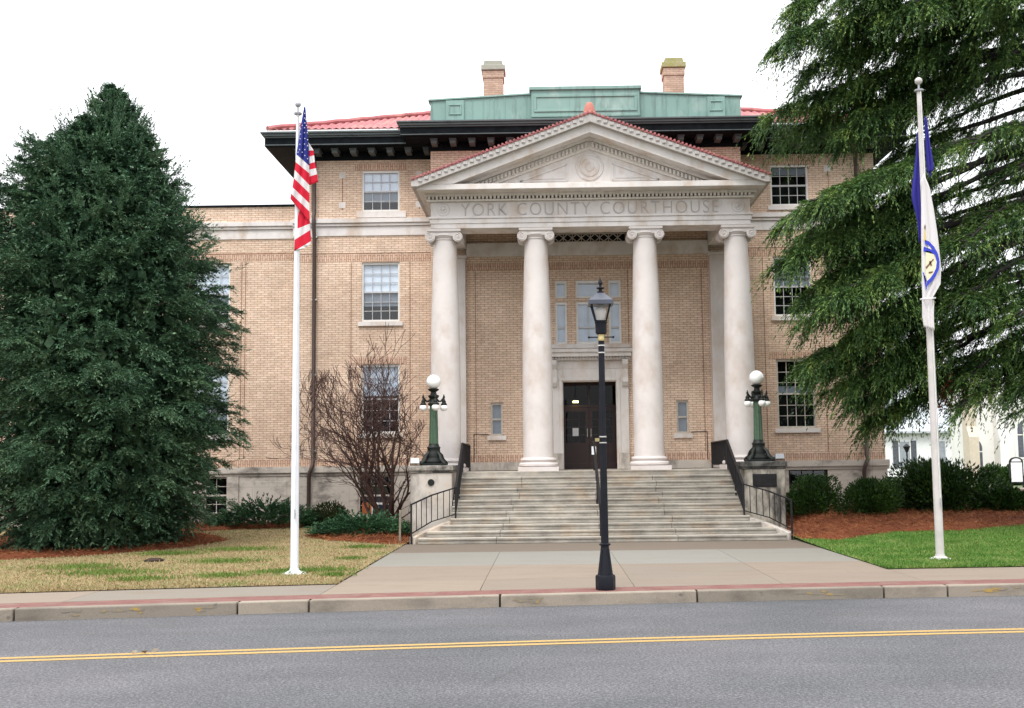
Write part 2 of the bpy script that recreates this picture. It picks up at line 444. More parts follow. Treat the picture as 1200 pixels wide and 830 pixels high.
def tex_redstrip():
    m, nt, b = new_mat('red_paver_strip')
    uv = coords(nt, 'UV'); br = node(nt, 'ShaderNodeTexBrick')
    for k, val in (('Scale', 1), ('Brick Width', .2), ('Row Height', .1), ('Mortar Size', .006)): br.inputs[k].default_value = val
    br.inputs['Color1'].default_value = (.15,.05,.042,1); br.inputs['Color2'].default_value = (.20,.08,.065,1); br.inputs['Mortar'].default_value = (.15,.10,.085,1)
    L(nt, uv, br.inputs['Vector'])
    c = mix(nt, ramp(nt, noise(nt, coords(nt), 2.0, 5), [(.5, 0), (.75, .6)]), br.outputs['Color'], (.22,.165,.135))
    L(nt, c, b.inputs['Base Color']); b.inputs['Roughness'].default_value = .85; return m
M['red'] = tex_redstrip()
def tex_lawn(name, c, green, lo, hi):
    m, nt, b = new_mat(name); v = coords(nt)
    pat = noise(nt, coords(nt, 'Object', (.8,1.0,1)), .95, 5, .62); fine = noise(nt, v, 26, 4, .75)
    base = ramp(nt, fine, [(.3, tuple(q*.72 for q in c)), (.7, tuple(q*1.22 for q in c))])
    gr = ramp(nt, fine, [(.3, tuple(q*.7 for q in green)), (.7, tuple(q*1.3 for q in green))])
    L(nt, mix(nt, ramp(nt, pat, [(lo, 0), (hi, 1)]), base, gr), b.inputs['Base Color'])
    b.inputs['Roughness'].default_value = .95; b.inputs['Specular IOR Level'].default_value = .1
    bump(nt, b, fine, .8, .03); return m
M['tan'] = tex_lawn('dormant_lawn', (.30,.228,.125), (.13,.175,.055), .50, .74)
M['green'] = tex_lawn('green_lawn', (.095,.20,.036), (.20,.205,.07), .50, .74)
M['straw'] = tex_lawn('pine_straw_ground', (.195,.062,.028), (.11,.035,.02), .45, .75)

def sheet(name, xs, ys, zf, mat, y_of=None, parent=None):
    mb = MB(); n = len(xs)
    vs = []
    for y in ys:
        for x in xs:
            yy = y_of(x, y) if y_of else y
            vs.append((x, yy, zf(x, yy)))
    fs = [(j*n+i, j*n+i+1, (j+1)*n+i+1, (j+1)*n+i) for j in range(len(ys)-1) for i in range(n-1)]
    mb.mesh(vs, fs); return mb.build(name, mat, parent, smooth=60)
fr = lambda a, b, n: [a + (b-a)*i/n for i in range(n+1)]

# one sheet to the horizon, below the pavement and the road
xs = [-900,-300,-120,-60,-35] + fr(-22, 34, 56) + [50,80,140,300,900]
ys = [-60,-20,0,8,14,16,18.2] + fr(19, 40, 21) + [44,50,56,62,70,85,110,200,500,1500]
def gz(x, y):
    base = g(x, y)
    return base - .03 if y > 18.9 and (x > 5.9 or x < -3.5) and abs(x) < 60 or y > 40 else -.32
tag(sheet('ground', xs, ys, gz, M['fargrass']), kind='structure')
bx_ = fr(-60, -16, 11) + fr(-14, 14, 28) + fr(16, 60, 11)
tag(sheet('road', bx_, [-26.0,-14.0,-7.0,-3.3,-1.5,.02], lambda x, y: -.17, M['asphalt'], lambda x, o: K(x)+o), kind='structure')
mb = MB()
for o0, o1 in ((-3.465,-3.345),(-3.255,-3.135)):
    for a, b2 in zip(bx_[:-1], bx_[1:]):
        mb.face([(a, K(a)+o0, -.166), (b2, K(b2)+o0, -.166), (b2, K(b2)+o1, -.166), (a, K(a)+o1, -.166)])
tag(mb.build('centre_line', M['yellow']), kind='structure')
# gutter joint against the kerb
# kerb stones
mb = MB(); jx = [-60,-40,-30,-24,-19,-14.6,-11.2,-7.35,-4.40,-3.42,-.72,2.17,4.98,5.95,8.0,10.7,13.6,17,22,30,45,60]
for a, b2 in zip(jx[:-1], jx[1:]):
    n = 4; a2, b3 = a+.012, b2-.012
    q = fr(a2, b3, n)
    top = [(x, K(x)) for x in q] + [(x, K(x)+.16) for x in q[::-1]]
    mb.prism_z(top, -.30, .0)
o = mb.build('kerb', M['kerb'], bevel=.018); tag(o, kind='structure')
def tex_patch():
    m, nt, b = new_mat('faded_yellow_kerb_paint'); v = coords(nt)
    f = noise(nt, v, 9, 4, .7)
    L(nt, mix(nt, ramp(nt, f, [(.40, 0), (.52, 1)]), (.36,.235,.06), (.21,.18,.145)), b.inputs['Base Color']); b.inputs['Roughness'].default_value = .85; return m
M['kerbpaint'] = tex_patch()
rk = random.Random(2)
mb = MB()
for a, b2, n in ((-6.9,-4.6,16),(-.66,-.05,12),(3.4,4.3,9),(6.3,7.7,14),(-9.5,-7.6,10)):
    for i in range(n):
        x0 = rk.uniform(a, b2); z0 = rk.uniform(-.105, -.05); rx, rz = rk.uniform(.03,.13), rk.uniform(.008,.026); k = 9
        pts = []
        for j in range(k):
            q = rk.uniform(.6, 1.15); t = 2*pi*j/k; x = x0+rx*q*cos(t); pts.append((x, K(x)-.004-.0002*i, z0+rz*q*sin(t)))
        mb.face(pts)
tag(mb.build('kerb_paint', M['kerbpaint']), kind='structure')
# red paver strip
mb = MB()
for a, b2 in zip(bx_[:-1], bx_[1:]):
    mb.face([(a, K(a)+.162, -.004), (b2, K(b2)+.162, -.004), (b2, K(b2)+.70, -.004), (a, K(a)+.70, -.004)])
tag(mb.build('paver_strip', M['red']), kind='structure')
# pavement slabs (rear edge follows the lawn)
def rear(x): return K(x)+2.05 if x < -3.4 else (K(x)+2.55 if x > 5.82 else K(x)+2.2)
mb = MB(); pj = [-60,-45,-30,-22,-17,-13.4,-10.2,-7.0,-3.4,-1.05,1.3,3.6,5.82,8.6,11.6,14.6,18,24,32,45,60]
for a, b2 in zip(pj[:-1], pj[1:]):
    a2, b3 = a+.004, b2-.004; q = fr(a2, b3, 3)
    rr = (lambda x: K(x)+2.05) if b2 <= -3.4 else ((lambda x: K(x)+2.55) if a >= 5.82 else (lambda x: K(x)+2.2))
    mb.prism_z([(x, K(x)+.705) for x in q] + [(x, rr(x)) for x in q[::-1]], -.15, .0)
# walk up to the steps, three bands of slabs
for (y0, y1, cuts) in ((None, 21.3, [-3.4,-1.05,1.3,3.6,5.82]), (21.3, 24.4, [-3.4,-1.05,1.3,3.6,5.82]), (24.4, 26.9, [-3.4,1.3,5.82])):
    for a, b2 in zip(cuts[:-1], cuts[1:]):
        a2, b3 = a+.004, b2-.004
        if y0 is None:
            q = fr(a2, b3, 3); mb.prism_z([(x, K(x)+2.212) for x in q] + [(b3, y1-.004), (a2, y1-.004)], -.15, 0)
        else:
            mb.prism_z([(a2, y0), (b3, y0), (b3, y1-.004), (a2, y1-.004)], -.15, 0, 1 if y0 < 23 else 2)
tag(mb.build('pavement', [M['concrete'], M['concrete_b'], M['concrete_c']], bevel=.006), kind='structure')
mb = MB(); mb.box(-3.4,5.82,18.0,26.9,-.26,-.008); tag(mb.build('pavement_joint_fill', M['concrete_c']), kind='structure')

# lawns and beds follow the terrain
def lawn(name, x0, x1, y1, mat, rearf, nx=40, ny=30):
    return tag(sheet(name, fr(x0, x1, nx), fr(0, 1, ny), lambda x, y: g(x, y)+.012, mat, lambda x, t: rearf(x)+.004+t*(y1-rearf(x))), kind='structure')
lawn('lawn', -24, -3.41, 35, M['tan'], lambda x: K(x)+2.05, 60, 30)
lawn('lawn', 5.83, 24, 34, M['green'], lambda x: K(x)+2.55, 50, 30)

def in_poly(x, y, P):
    c = False; j = len(P)-1
    for i in range(len(P)):
        if (P[i][1] > y) != (P[j][1] > y) and x < (P[j][0]-P[i][0])*(y-P[i][1])/(P[j][1]-P[i][1])+P[i][0]: c = not c
        j = i
    return c
def edge_d(x, y, P):
    d = 9
    for i in range(len(P)):
        ax, ay = P[i]; bx, by = P[(i+1) % len(P)]
        t = max(0, min(1, ((x-ax)*(bx-ax)+(y-ay)*(by-ay))/max(1e-9, (bx-ax)**2+(by-ay)**2)))
        d = min(d, math.hypot(x-ax-t*(bx-ax), y-ay-t*(by-ay)))
    return d
def bed(name, P, h):
    """mounded pine straw: polygon cut into a grid"""
    x0, x1 = min(p[0] for p in P), max(p[0] for p in P); y0, y1 = min(p[1] for p in P), max(p[1] for p in P)
    st = .16; mb = MB(); idx = {}
    nx, ny = int((x1-x0)/st)+1, int((y1-y0)/st)+1
    vs, fs = [], []
    def vid(i, j):
        if (i, j) not in idx:
            x, y = x0+i*st, y0+j*st; d = edge_d(x, y, P) if in_poly(x, y, P) else 0
            idx[(i, j)] = len(vs); vs.append((x, y, g(x, y)+.016+h*sstep(d/.5)+.025*sin(x*7.1)*sin(y*6.3)*min(1, d/.3)))
        return idx[(i, j)]
    for i in range(nx):
        for j in range(ny):
            if in_poly(x0+(i+.5)*st, y0+(j+.5)*st, P): fs.append((vid(i,j), vid(i+1,j), vid(i+1,j+1), vid(i,j+1)))
    mb.mesh(vs, fs); return tag(mb.build(name, M['straw'], smooth=60), kind='structure')
BEDS = [
  [(-3.42,26.7),(-4.1,27.0),(-5.3,27.7),(-6.1,28.7),(-6.2,29.6),(-5.0,30.0),(-4.2,34.0),(-3.42,34.0)],
  [(-4.3,33.2),(-6.5,32.6),(-8.6,31.4),(-10.2,30.6),(-12.5,31),(-12.5,34.4),(-4.3,34.0)],
  [(-15.5,25.5),(-13.2,23.6),(-11.4,23.5),(-9.8,24.6),(-8.4,26.4),(-7.9,28.2),(-9,30.0),(-12,30.6),(-15.5,29.5)],
  [(5.83,26.4),(6.5,25.6),(8.0,26.5),(9.6,26.6),(12,27.6),(15,28.4),(17,29.6),(17,33.6),(5.83,33.9)],
]
for P in BEDS: bed('pine_straw_bed', P, .07)

# loose needles on the beds, and grass blades: nobody could count them
def scatter(P, n, rng):
    x0, x1 = min(p[0] for p in P), max(p[0] for p in P); y0, y1 = min(p[1] for p in P), max(p[1] for p in P)
    out = []
    while len(out) < n:
        x, y = rng.uniform(x0, x1), rng.uniform(y0, y1)
        if in_poly(x, y, P): out.append((x, y, g(x, y)+.02+.07*sstep(edge_d(x, y, P)/.5)))
    return np.array(out)
m_needle = leaf_mat('pine_straw_needles', [(.15, (.09,.028,.015)), (.5, (.24,.085,.035)), (.9, (.38,.17,.07))], .05, .8)
rng = np.random.default_rng(3)
Ps = np.concatenate([scatter(P, n, rng) for P, n in zip(BEDS, (7000,5000,5000,16000))])
D = np.stack([rng.normal(size=len(Ps)), rng.normal(size=len(Ps)), rng.uniform(0,.55,len(Ps))], 1)
tag(quads('pine_straw', leaves(Ps, D, rng.uniform(.10,.2,len(Ps)), .013, rng=rng), m_needle), 'loose red brown pine straw needles on the planting beds', 'pine straw', kind='stuff')
def blades(name, x0, x1, y1, rearf, n, mat, label, hgt, keep=None):
    rng = np.random.default_rng(len(name)+n)
    X = rng.uniform(x0, x1, n); T = rng.uniform(0, 1, n)**1.5
    Y = np.array([rearf(x)+.01+t*(y1-rearf(x)) for x, t in zip(X, T)])
    ok = np.array([not any(in_poly(x, y, P) for P in BEDS) for x, y in zip(X, Y)]); X, Y = X[ok], Y[ok]
    Z = np.array([g(x, y)+.01 for x, y in zip(X, Y)])
    P = np.stack([X, Y, Z], 1); D = np.stack([rng.normal(size=len(P))*.55, rng.normal(size=len(P))*.55, np.ones(len(P))], 1)
    h = rng.uniform(.6, 1.2, len(P))*hgt
    tag(quads(name, leaves(P, D, h, .016, rng=rng), mat), label, 'grass', kind='stuff')
blades('lawn_grass', -12, -3.37, 33, lambda x: K(x)+2.0, 46000,
       leaf_mat('straw_grass_blade', [(.1, (.20,.13,.055)), (.45, (.36,.275,.145)), (.64, (.41,.33,.185)), (.76, (.17,.22,.065)), (.95, (.12,.20,.04))], .15, .8), 'short dormant tan grass left of the walk', .05)
blades('lawn_grass', 5.79, 13, 29, lambda x: K(x)+2.5, 56000,
       leaf_mat('green_grass_blade', [(.1, (.05,.125,.02)), (.5, (.11,.23,.038)), (.93, (.29,.31,.11))], .2, .7), 'short bright green grass right of the walk', .06)
# fresh green tufts in the dormant lawn
rng = np.random.default_rng(21); TP = []
for (x, y, r) in ((-7.9,20.4,.9),(-6.9,19.2,.5),(-4.75,20.2,.55),(-4.1,20.4,.6),(-3.65,19.5,.3),(-3.95,22.8,.25),(-6.4,22.5,.7),(-5.6,19.6,.5),(-8.9,21.6,.8),(-5.0,30.6,.9),(-5.6,31.3,.8),(-7.0,25.6,.8),(-8.2,24.6,.7),(-4.2,25.8,.5)):
    k = int(950*r)
    a = rng.uniform(0, 2*pi, k); q = r*np.sqrt(rng.uniform(0, 1, k))*rng.uniform(.3, 1.25, k)
    TP.append(np.stack([x+1.25*q*np.cos(a), y+.8*q*np.sin(a), np.array([g(x, y)+.012]*k)], 1))
TP = np.concatenate(TP)
D = np.stack([rng.normal(size=len(TP))*.6, rng.normal(size=len(TP))*.6, np.ones(len(TP))], 1)
tag(quads('grass_tufts', leaves(TP, D, rng.uniform(.05,.10,len(TP)), .018, rng=rng), leaf_mat('tuft_blade', [(.1, (.07,.14,.02)), (.9, (.19,.27,.06))], .2, .7)), 'fresh green patches growing in the dormant lawn', 'grass', kind='stuff')
# side street beyond the courthouse
mb = MB(); mb.prism_z([(13.5,38.5),(60,36.5),(60,45.5),(15,47.5)], g(14,40)-.06, g(14,40)+.006)
tag(mb.build('side_street', M['asphalt']), kind='structure')
mb = MB(); mb.prism_z([(15,47.55),(60,45.55),(60,47.2),(15.3,49.2)], g(14,40)-.06, g(14,40)+.10)
tag(mb.build('far_pavement', M['concrete']), kind='structure')
# ------------------------------------------------------------------ the courthouse
YF, YP, YW = 34.2, 33.3, 34.5          # flank wall, pavilion wall, side wing wall
PZ = 1.66                              # portico floor
HB = thing('courthouse', 'buff brick courthouse with a white columned portico and red tiled roof', 'courthouse', (CX, YF, 0))
def part(mb, name, mats, parent=None, **kw):
    par = parent or HB
    o = mb.build(name, mats, par, **kw)
    if par is HB: o.matrix_parent_inverse = Matrix.Translation((-CX, -YF, 0))   # parts are modelled in world metres
    return o

def wall_holes(mb, x0, x1, z0, z1, y, holes, rev=.16, m=0):
    """front face of a wall with real openings and their reveals"""
    xs = sorted({x0, x1, *[h[0] for h in holes], *[h[1] for h in holes]})
    zs = sorted({z0, z1, *[h[2] for h in holes], *[h[3] for h in holes]})
    for a, b in zip(xs[:-1], xs[1:]):
        for c, d in zip(zs[:-1], zs[1:]):
            cx_, cz_ = (a+b)/2, (c+d)/2
            if not any(h[0] < cx_ < h[1] and h[2] < cz_ < h[3] for h in holes):
                mb.face([(a,y,c),(b,y,c),(b,y,d),(a,y,d)], m)
    for a, b, c, d in holes:
        r = y+rev
        mb.face([(a,y,c),(a,y,d),(a,r,d),(a,r,c)], m); mb.face([(b,y,d),(b,y,c),(b,r,c),(b,r,d)], m)
        mb.face([(a,y,d),(b,y,d),(b,r,d),(a,r,d)], m); mb.face([(b,y,c),(a,y,c),(a,r,c),(b,r,c)], m)

# openings (absolute x)
FW = []                                                     # flank windows: (x0,x1,z0,z1,kind)
for sx in (-1, 1):
    a, b = (CX-6.90, CX-5.73) if sx < 0 else (CX+5.73, CX+6.90)
    FW += [(a, b, 9.66, 10.96, 'top', sx), (a, b, 6.23, 8.08, 'mid', sx), (a, b, 2.81, 4.92, 'low', sx)]
BW = [(-5.74, -4.62, .32, 1.58), (7.24, 8.42, .62, 1.60)]   # basement windows
SW = [(CX-2.92, CX-2.57, 2.68, 3.66), (CX+2.57, CX+2.92, 2.68, 3.66)]
UL = [(CX-.97, CX-.62), (CX-.35, CX+.37), (CX+.62, CX+.99)]
UW = [(a, b, 5.37, 6.64) for a, b in UL] + [(a, b, 6.74, 7.28) for a, b in UL]
DOOR = (CX-.77, CX+.79, PZ, 4.24)
WW = [(-10.97, -9.78, 6.24, 8.16), (-10.97, -9.78, 2.81, 4.88)]
BWW = [(-10.5, -9.75, .42, 1.58)]

mb = MB()
xl, xr = CX-8.92, CX+8.93; pl, pr = CX-4.67, CX+4.68
wall_holes(mb, xl, pl, 1.84, 11.6, YF, [w[:4] for w in FW if w[5] < 0])
wall_holes(mb, pr, xr, 1.84, 11.6, YF, [w[:4] for w in FW if w[5] > 0])
wall_holes(mb, pl, pr, 1.84, 11.6, YP, SW + UW + [(DOOR[0], DOOR[1], 1.84, DOOR[3])])
mb.face([(pl,YF,1.84),(pl,YP,1.84),(pl,YP,11.6),(pl,YF,11.6)]); mb.face([(pr,YP,1.84),(pr,YF,1.84),(pr,YF,11.6),(pr,YP,11.6)])
YB = YF+13
mb.face([(xr,YF,0),(xr,YB,0),(xr,YB,11.6),(xr,YF,11.6)]); mb.face([(xl,YB,0),(xl,YF,0),(xl,YF,11.6),(xl,YB,11.6)]); mb.face([(xr,YB,0),(xl,YB,0),(xl,YB,11.6),(xr,YB,11.6)])
part(mb, 'brick_wall', M['brick'])
mb = MB()
wall_holes(mb, -21, xl-.0, 1.84, 9.93, YW, WW)
mb.box(-21, xl-.01, YW+.35, YB, 0, 9.93)
mb.face([(-21,YW,9.93),(xl,YW,9.93),(xl,YW+.36,9.93),(-21,YW+.36,9.93)])
part(mb, 'wing_wall', M['brick'])
mb = MB(); mb.box(-21.05, xl-.005, YW-.05, YW+.45, 9.932, 9.99); part(mb, 'wing_coping', M['eave'])
# near-black sheets behind the windows stand in for the shade of unlit rooms
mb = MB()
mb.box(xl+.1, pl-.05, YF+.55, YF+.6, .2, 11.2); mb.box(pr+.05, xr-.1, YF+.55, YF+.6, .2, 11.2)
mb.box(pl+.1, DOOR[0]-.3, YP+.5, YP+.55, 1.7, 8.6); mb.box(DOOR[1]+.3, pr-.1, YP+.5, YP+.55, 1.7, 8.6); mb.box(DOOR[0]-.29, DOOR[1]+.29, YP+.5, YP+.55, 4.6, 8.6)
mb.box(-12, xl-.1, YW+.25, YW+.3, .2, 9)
part(mb, 'room_shade_sheet', M['shade_black'])

# soldier courses and panel lines in darker brick, 4 mm and 6 mm proud
def sold(x0, x1, z0, z1, y, t=.006):
    q = MB(); q.box(x0, x1, y-t, y+.02, z0, z1, swap=True); part(q, 'soldier_course', M['soldier'])
for a, b in ((xl, pl), (pr, xr)):
    sold(a, b, 1.845, 2.06, YF)
    sold(a, b, 8.10, 8.32, YF)
    for w in FW:
        if a < w[0] < b:
            if w[4] != 'mid': sold(w[0]-.22, w[1]+.22, w[3]+.005, w[3]+.22, YF)
sold(pl, CX-1.2, 1.90, 2.12, YP); sold(CX+1.2, pr, 1.90, 2.12, YP)
sold(pl+.3, pr-.3, 7.62, 7.84, YP)
sold(-21, xl-.02, 1.845, 2.06, YW); sold(-21, xl-.02, 8.22, 8.42, YW)
def line(x0, x1, z0, z1, y):
    q = MB(); q.box(x0, x1, y-.008, y+.01, z0, z1); part(q, 'brick_panel_line', M['brick_dark'])
for s in (-1, 1):
    w = [q for q in FW if q[5] == s]
    for x in (w[0][0]-.32, w[0][1]+.32):
        line(x-.012, x+.012, 2.1, 8.08, YF)
    for x in (w[0][0]-.60, w[0][1]+.62):                       # small framed panels beside the top windows
        sx = -1 if x < (w[0][0]+w[0][1])/2 else 1
        x2 = x+sx*.95
        for xx in (x, x2): line(xx-.012, xx+.012, 9.72, 10.9, YF)
for x in (CX-3.35, CX-1.75, CX+1.75, CX+3.4): line(x-.012, x+.012, 2.15, 7.6, YP)
for x in (CX-1.2, CX+1.2): line(x-.012, x+.012, 5.3, 7.6, YP)
line(-9.42-.012, -9.42+.012, 2.1, 8.2, YW); line(-9.3-.012, -9.3+.012, 2.1, 8.2, YW)
line(-21, xl-.02, 8.445, 8.47, YW); line(xl, pl, 8.345, 8.37, YF); line(pr, xr, 8.345, 8.37, YF)
                                                  # pale stone blocks at the corners of those panels
for s in (-1, 1):
    w = [q for q in FW if q[5] == s]
    for x in (w[0][0]-.70, w[0][1]+.50):
        for z in (9.78, 10.72):
            q = MB(); q.box(x, x+.2, YF-.012, YF+.02, z, z+.19); part(q, 'panel_block', M['lime'])

# stone basement storey
for k, (a, b, y, holes) in enumerate(((xl-.03, pl, YF, BW[:1]), (pr, xr+.03, YF, BW[1:]), (-21, xl-.03, YW, BWW))):
    mb = MB(); wall_holes(mb, a, b, 0, 1.66, y-.06, holes, .2)
    a2, b2 = (xl-.08, pl-.03) if k == 0 else ((pr+.03, xr+.09) if k == 1 else (-21, xl-.09))
    mb.box(a2, b2, y-.13, y+.01, 1.655, 1.842); mb.box(a2, b2, y-.085, y-.04, 1.56, 1.654)
    if k == 0: mb.box(pl-.02, CX-3.3, YP-.05, YF, 0, 1.84)
    if k == 1:
        mb.box(CX+3.3, pr+.02, YP-.05, YF, 0, 1.84); mb.box(xr+.02, xr+.09, YF+.02, YB, 1.655, 1.842)
        mb.face([(xr+.03,YF-.06,0),(xr+.03,YB,0),(xr+.03,YB,1.66),(xr+.03,YF-.06,1.66)])
    if k == 2:
        mb.box(-9.78, -9.42, YW-.10, YW-.05, 0, 1.55)
        for x0, x1 in ((-8.95,-7.95),): mb.box(x0, x1, YW-.075, YW-.05, .3, 1.4)
    part(mb, 'stone_base', M['base'], bevel=.008)

# belt course
for a, b, y in ((xl-.10, pl, YF), (pr, xr+.10, YF), (-21, xl-.11, YW)):
    mb = MB(); mb.box(a, b, y-.14, y+.02, 9.29, 9.43); mb.box(a, b, y-.09, y+.02, 9.20, 9.288); mb.box(a, b, y-.035, y+.02, 8.90, 9.198)
    part(mb, 'belt_course', M['frieze'], bevel=.012)

# dark eaves: frieze board, dentils, soffit, fascia and lip; brackets are pieces of it
OV = .86
runs = [(xl, pl-.02, YF, 0), (pr+.02, xr, YF, 0), (pl, pr, YP, 1)]
mb = MB(); lip = MB(); gut = MB(); BR = []
for x0, x1, y, pav in runs:
    e0 = x0-OV if (pav or x0 == xl) else x0-.3
    e1 = x1+OV if (pav or x1 == xr) else x1+.3
    dz = .004*pav
    mb.box(x0-(.05 if pav or x0 == xl else 0), x1+(.05 if pav or x1 == xr else 0), y-.06, y+.05, 11.285+dz, 11.52)
    d = x0+.05
    while d < x1-.08:
        mb.box(d, d+.075, y-.125, y-.058, 11.40, 11.475); d += .13
    mb.box(e0+.12, e1-.12, y-OV+.10, y+.05, 11.52+dz, 11.60)
    mb.box(e0+.06, e1-.06, y-OV+.04, y-OV+.12, 11.53+dz, 11.78)
    lip.box(e0+.05, e1-.05, y-OV+.02, y-OV+.10, 11.552+dz, 11.585)
    for k, (o, z0, z1) in enumerate(((.0, 11.78, 11.83), (-.05, 11.83, 11.90), (-.10, 11.90, 11.955))):
        lip.box(e0+.03+o+.02, e1-.03-o-.02, y-OV+o, y+.1, z0+dz, z1+dz-.001)
    n = max(2, int((x1-x0)/.55)); BR += [(x0+.15+(x1-x0-.3)*i/n, y) for i in range(n+1)]
for s, x in ((-1, xl), (1, xr)):                                # returns along the sides
    mb.box(min(x, x+s*.05), max(x, x+s*.05), YF-.05, YB, 11.285, 11.52)
    mb.box(min(x, x+s*(OV-.12)), max(x, x+s*(OV-.12)), YF-.0, YB+.7, 11.521, 11.599)
    mb.box(min(x+s*(OV-.14), x+s*(OV-.06)), max(x+s*(OV-.14), x+s*(OV-.06)), YF-OV+.13, YB+.8, 11.531, 11.78)
    lip.box(min(x, x+s*OV), max(x, x+s*OV), YF+.11, YB+.8, 11.784, 11.95)
for s, x in ((-1, pl), (1, pr)):
    mb.box(min(x, x+s*.06), max(x, x+s*.06), YP-.05, YF, 11.29, 11.52)
    lip.box(min(x, x+s*(OV-.0)), max(x, x+s*(OV-.0)), YP+.11, YF-.2, 11.79, 11.957)
cor = part(mb, 'eave_cornice', M['eave'])
part(lip, 'eave_fascia', M['eave_lip'], cor, bevel=.01)
b0 = None
for i, (x, y) in enumerate(BR):
    if b0 is None:
        q = MB(); q.box(-.085, .085, -.56, -.10, -.10, 0); q.box(-.11, .11, -.60, -.06, 0, .035)
        b0 = q.build('bracket', M['eave_lip'], cor); bo = b0
    else:
        bo = b0.copy(); COL.objects.link(bo); bo.parent = cor
    bo.location = (x, y, 11.482)
# gutters
for a, b, y in ((xl-OV+.12, pl-OV-.15, YF-OV), (pr+OV+.15, xr+OV-.12, YF-OV)):
    gut.box(a, b, y+.06, y+.16, 11.975, 12.035)

# tiled hip roof: barrel tiles as real corrugation
def roof_plane(mb, xa, xb, y0, tmax, z0, k, flip=None):
    nx = int((xb-xa)/.0525); xs_ = fr(xa, xb, nx)
    rows = []
    nt = 26
    for j in range(nt+1):
        row = []
        for i, x in enumerate(xs_):
            tm = max(0.0, min(x-xa, xb-x, tmax)); t = tm*j/nt
            ph = (x-xa)/.21*2*pi
            saw = ((t/.36) % 1.0)*-.035
            row.append((x, y0+t, z0+k*t+.055*(abs(cos(ph/2))-.5)+saw+.03))
        rows.append(row)
    vs = [p for r in rows for p in r]; n = nx+1
    if flip: vs = [flip(p) for p in vs]
    fs = [(j*n+i, j*n+i+1, (j+1)*n+i+1, (j+1)*n+i) for j in range(nt) for i in range(nx)]
    mb.mesh(vs, fs)
mb = MB()
ra, rb, ry, rz, rk = xl-OV+.12, xr+OV-.12, YF-OV+.12, 12.05, .405
roof_plane(mb, ra, rb, ry, 6.3, rz, rk)
L_ = (YB+OV) - ry
mb.mesh([(ra,ry,rz),(ra,YB+OV,rz),(ra+6.3,YB+OV-6.3,rz+6.3*rk),(ra+6.3,ry+6.3,rz+6.3*rk)], [(0,3,2,1)])
mb.mesh([(rb,ry,rz),(rb,YB+OV,rz),(rb-6.3,YB+OV-6.3,rz+6.3*rk),(rb-6.3,ry+6.3,rz+6.3*rk)], [(0,1,2,3)])
mb.mesh([(ra,YB+OV,rz),(rb,YB+OV,rz),(rb-6.3,YB+OV-6.3,rz+6.3*rk),(ra+6.3,YB+OV-6.3,rz+6.3*rk)], [(0,3,2,1)][::-1])
mb.face([(ra+6.3,ry+6.3,rz+6.3*rk),(rb-6.3,ry+6.3,rz+6.3*rk),(rb-6.3,YB+OV-6.3,rz+6.3*rk),(ra+6.3,YB+OV-6.3,rz+6.3*rk)])
for s, xe in ((1, ra), (-1, rb)):
    mb.tube([(xe+s*t, ry+t, rz+.06+rk*t+.02*((i % 2))) for i, t in enumerate(fr(0, 6.3, 18))], .085, 8)
mb.face([(ra,ry+.02,rz-.1),(rb,ry+.02,rz-.1),(rb,ry+.02,rz+.03),(ra,ry+.02,rz+.03)])
roof = part(mb, 'roof', M['tile'])
part(gut, 'gutter', M['gutter'], roof)

# chimneys
for x, moss in ((CX-2.93, 0), (CX+3.19, 1)):
    mb = MB(); y = 37.4; w = .33
    mb.box(x-w, x+w, y-w, y+w, 13, 15.12); mb.box(x-w-.03, x+w+.03, y-w-.03, y+w+.03, 14.86, 15.10)
    ch = part(mb, 'chimney', M['brick_ch'], roof)
    q = MB(); q.box(x-w-.075, x+w+.075, y-w-.075, y+w+.075, 15.12, 15.30); q.prism_y([(x-w-.01,15.301),(x+w+.01,15.301),(x+w-.03,15.47),(x-w+.03,15.47)], y-w, y+w)
    cap_m = M['lime_moss'] if moss else M['lime_grey']
    part(q, 'chimney_cap', cap_m, roof, bevel=.02)

# green copper parapet over the pavilion, with a raised centre block
mb = MB(); yc = YP-.72
for s in (-1, 1):
    a, b = CX+s*4.60, CX+s*1.60
    mb.prism_y([(a, 11.96), (b, 11.96), (b, 12.76), (a, 12.63)], yc, yc+.35)
    mb.prism_y([(CX+s*4.66, 12.60), (b, 12.75), (b, 12.80), (CX+s*4.66, 12.65)], yc-.05, yc+.38)
    mb.box(CX+s*4.13, CX+s*3.60, yc-.06, yc, 11.97, 12.60)
    for (x0, x1, z0, z1) in ((4.06,3.67,12.16,12.20),(4.06,3.67,12.44,12.48),(4.06,4.02,12.20,12.44),(3.71,3.67,12.20,12.44)):
        mb.box(CX+s*x0, CX+s*x1, yc-.085, yc-.06, z0, z1)
    for k in range(6): mb.box(CX+s*(3.35-.32*k)-.012, CX+s*(3.35-.32*k)+.012, yc-.016, yc, 11.97, 12.66+.02*k)
mb.box(CX-1.60, CX+1.60, yc-.14, yc+.4, 11.965, 12.90)
mb.box(CX-1.66, CX+1.66, yc-.20, yc+.45, 12.84, 12.935)
for (x0, x1, z0, z1) in ((-1.52,1.52,12.62,12.70),(-1.52,1.52,12.18,12.25),(-1.52,-1.45,12.25,12.62),(1.45,1.52,12.25,12.62),(-1.6,1.6,12.02,12.09)):
    mb.box(CX+x0, CX+x1, yc-.17, yc-.14, z0, z1)
part(mb, 'copper_parapet', M['copper'], bevel=.01)

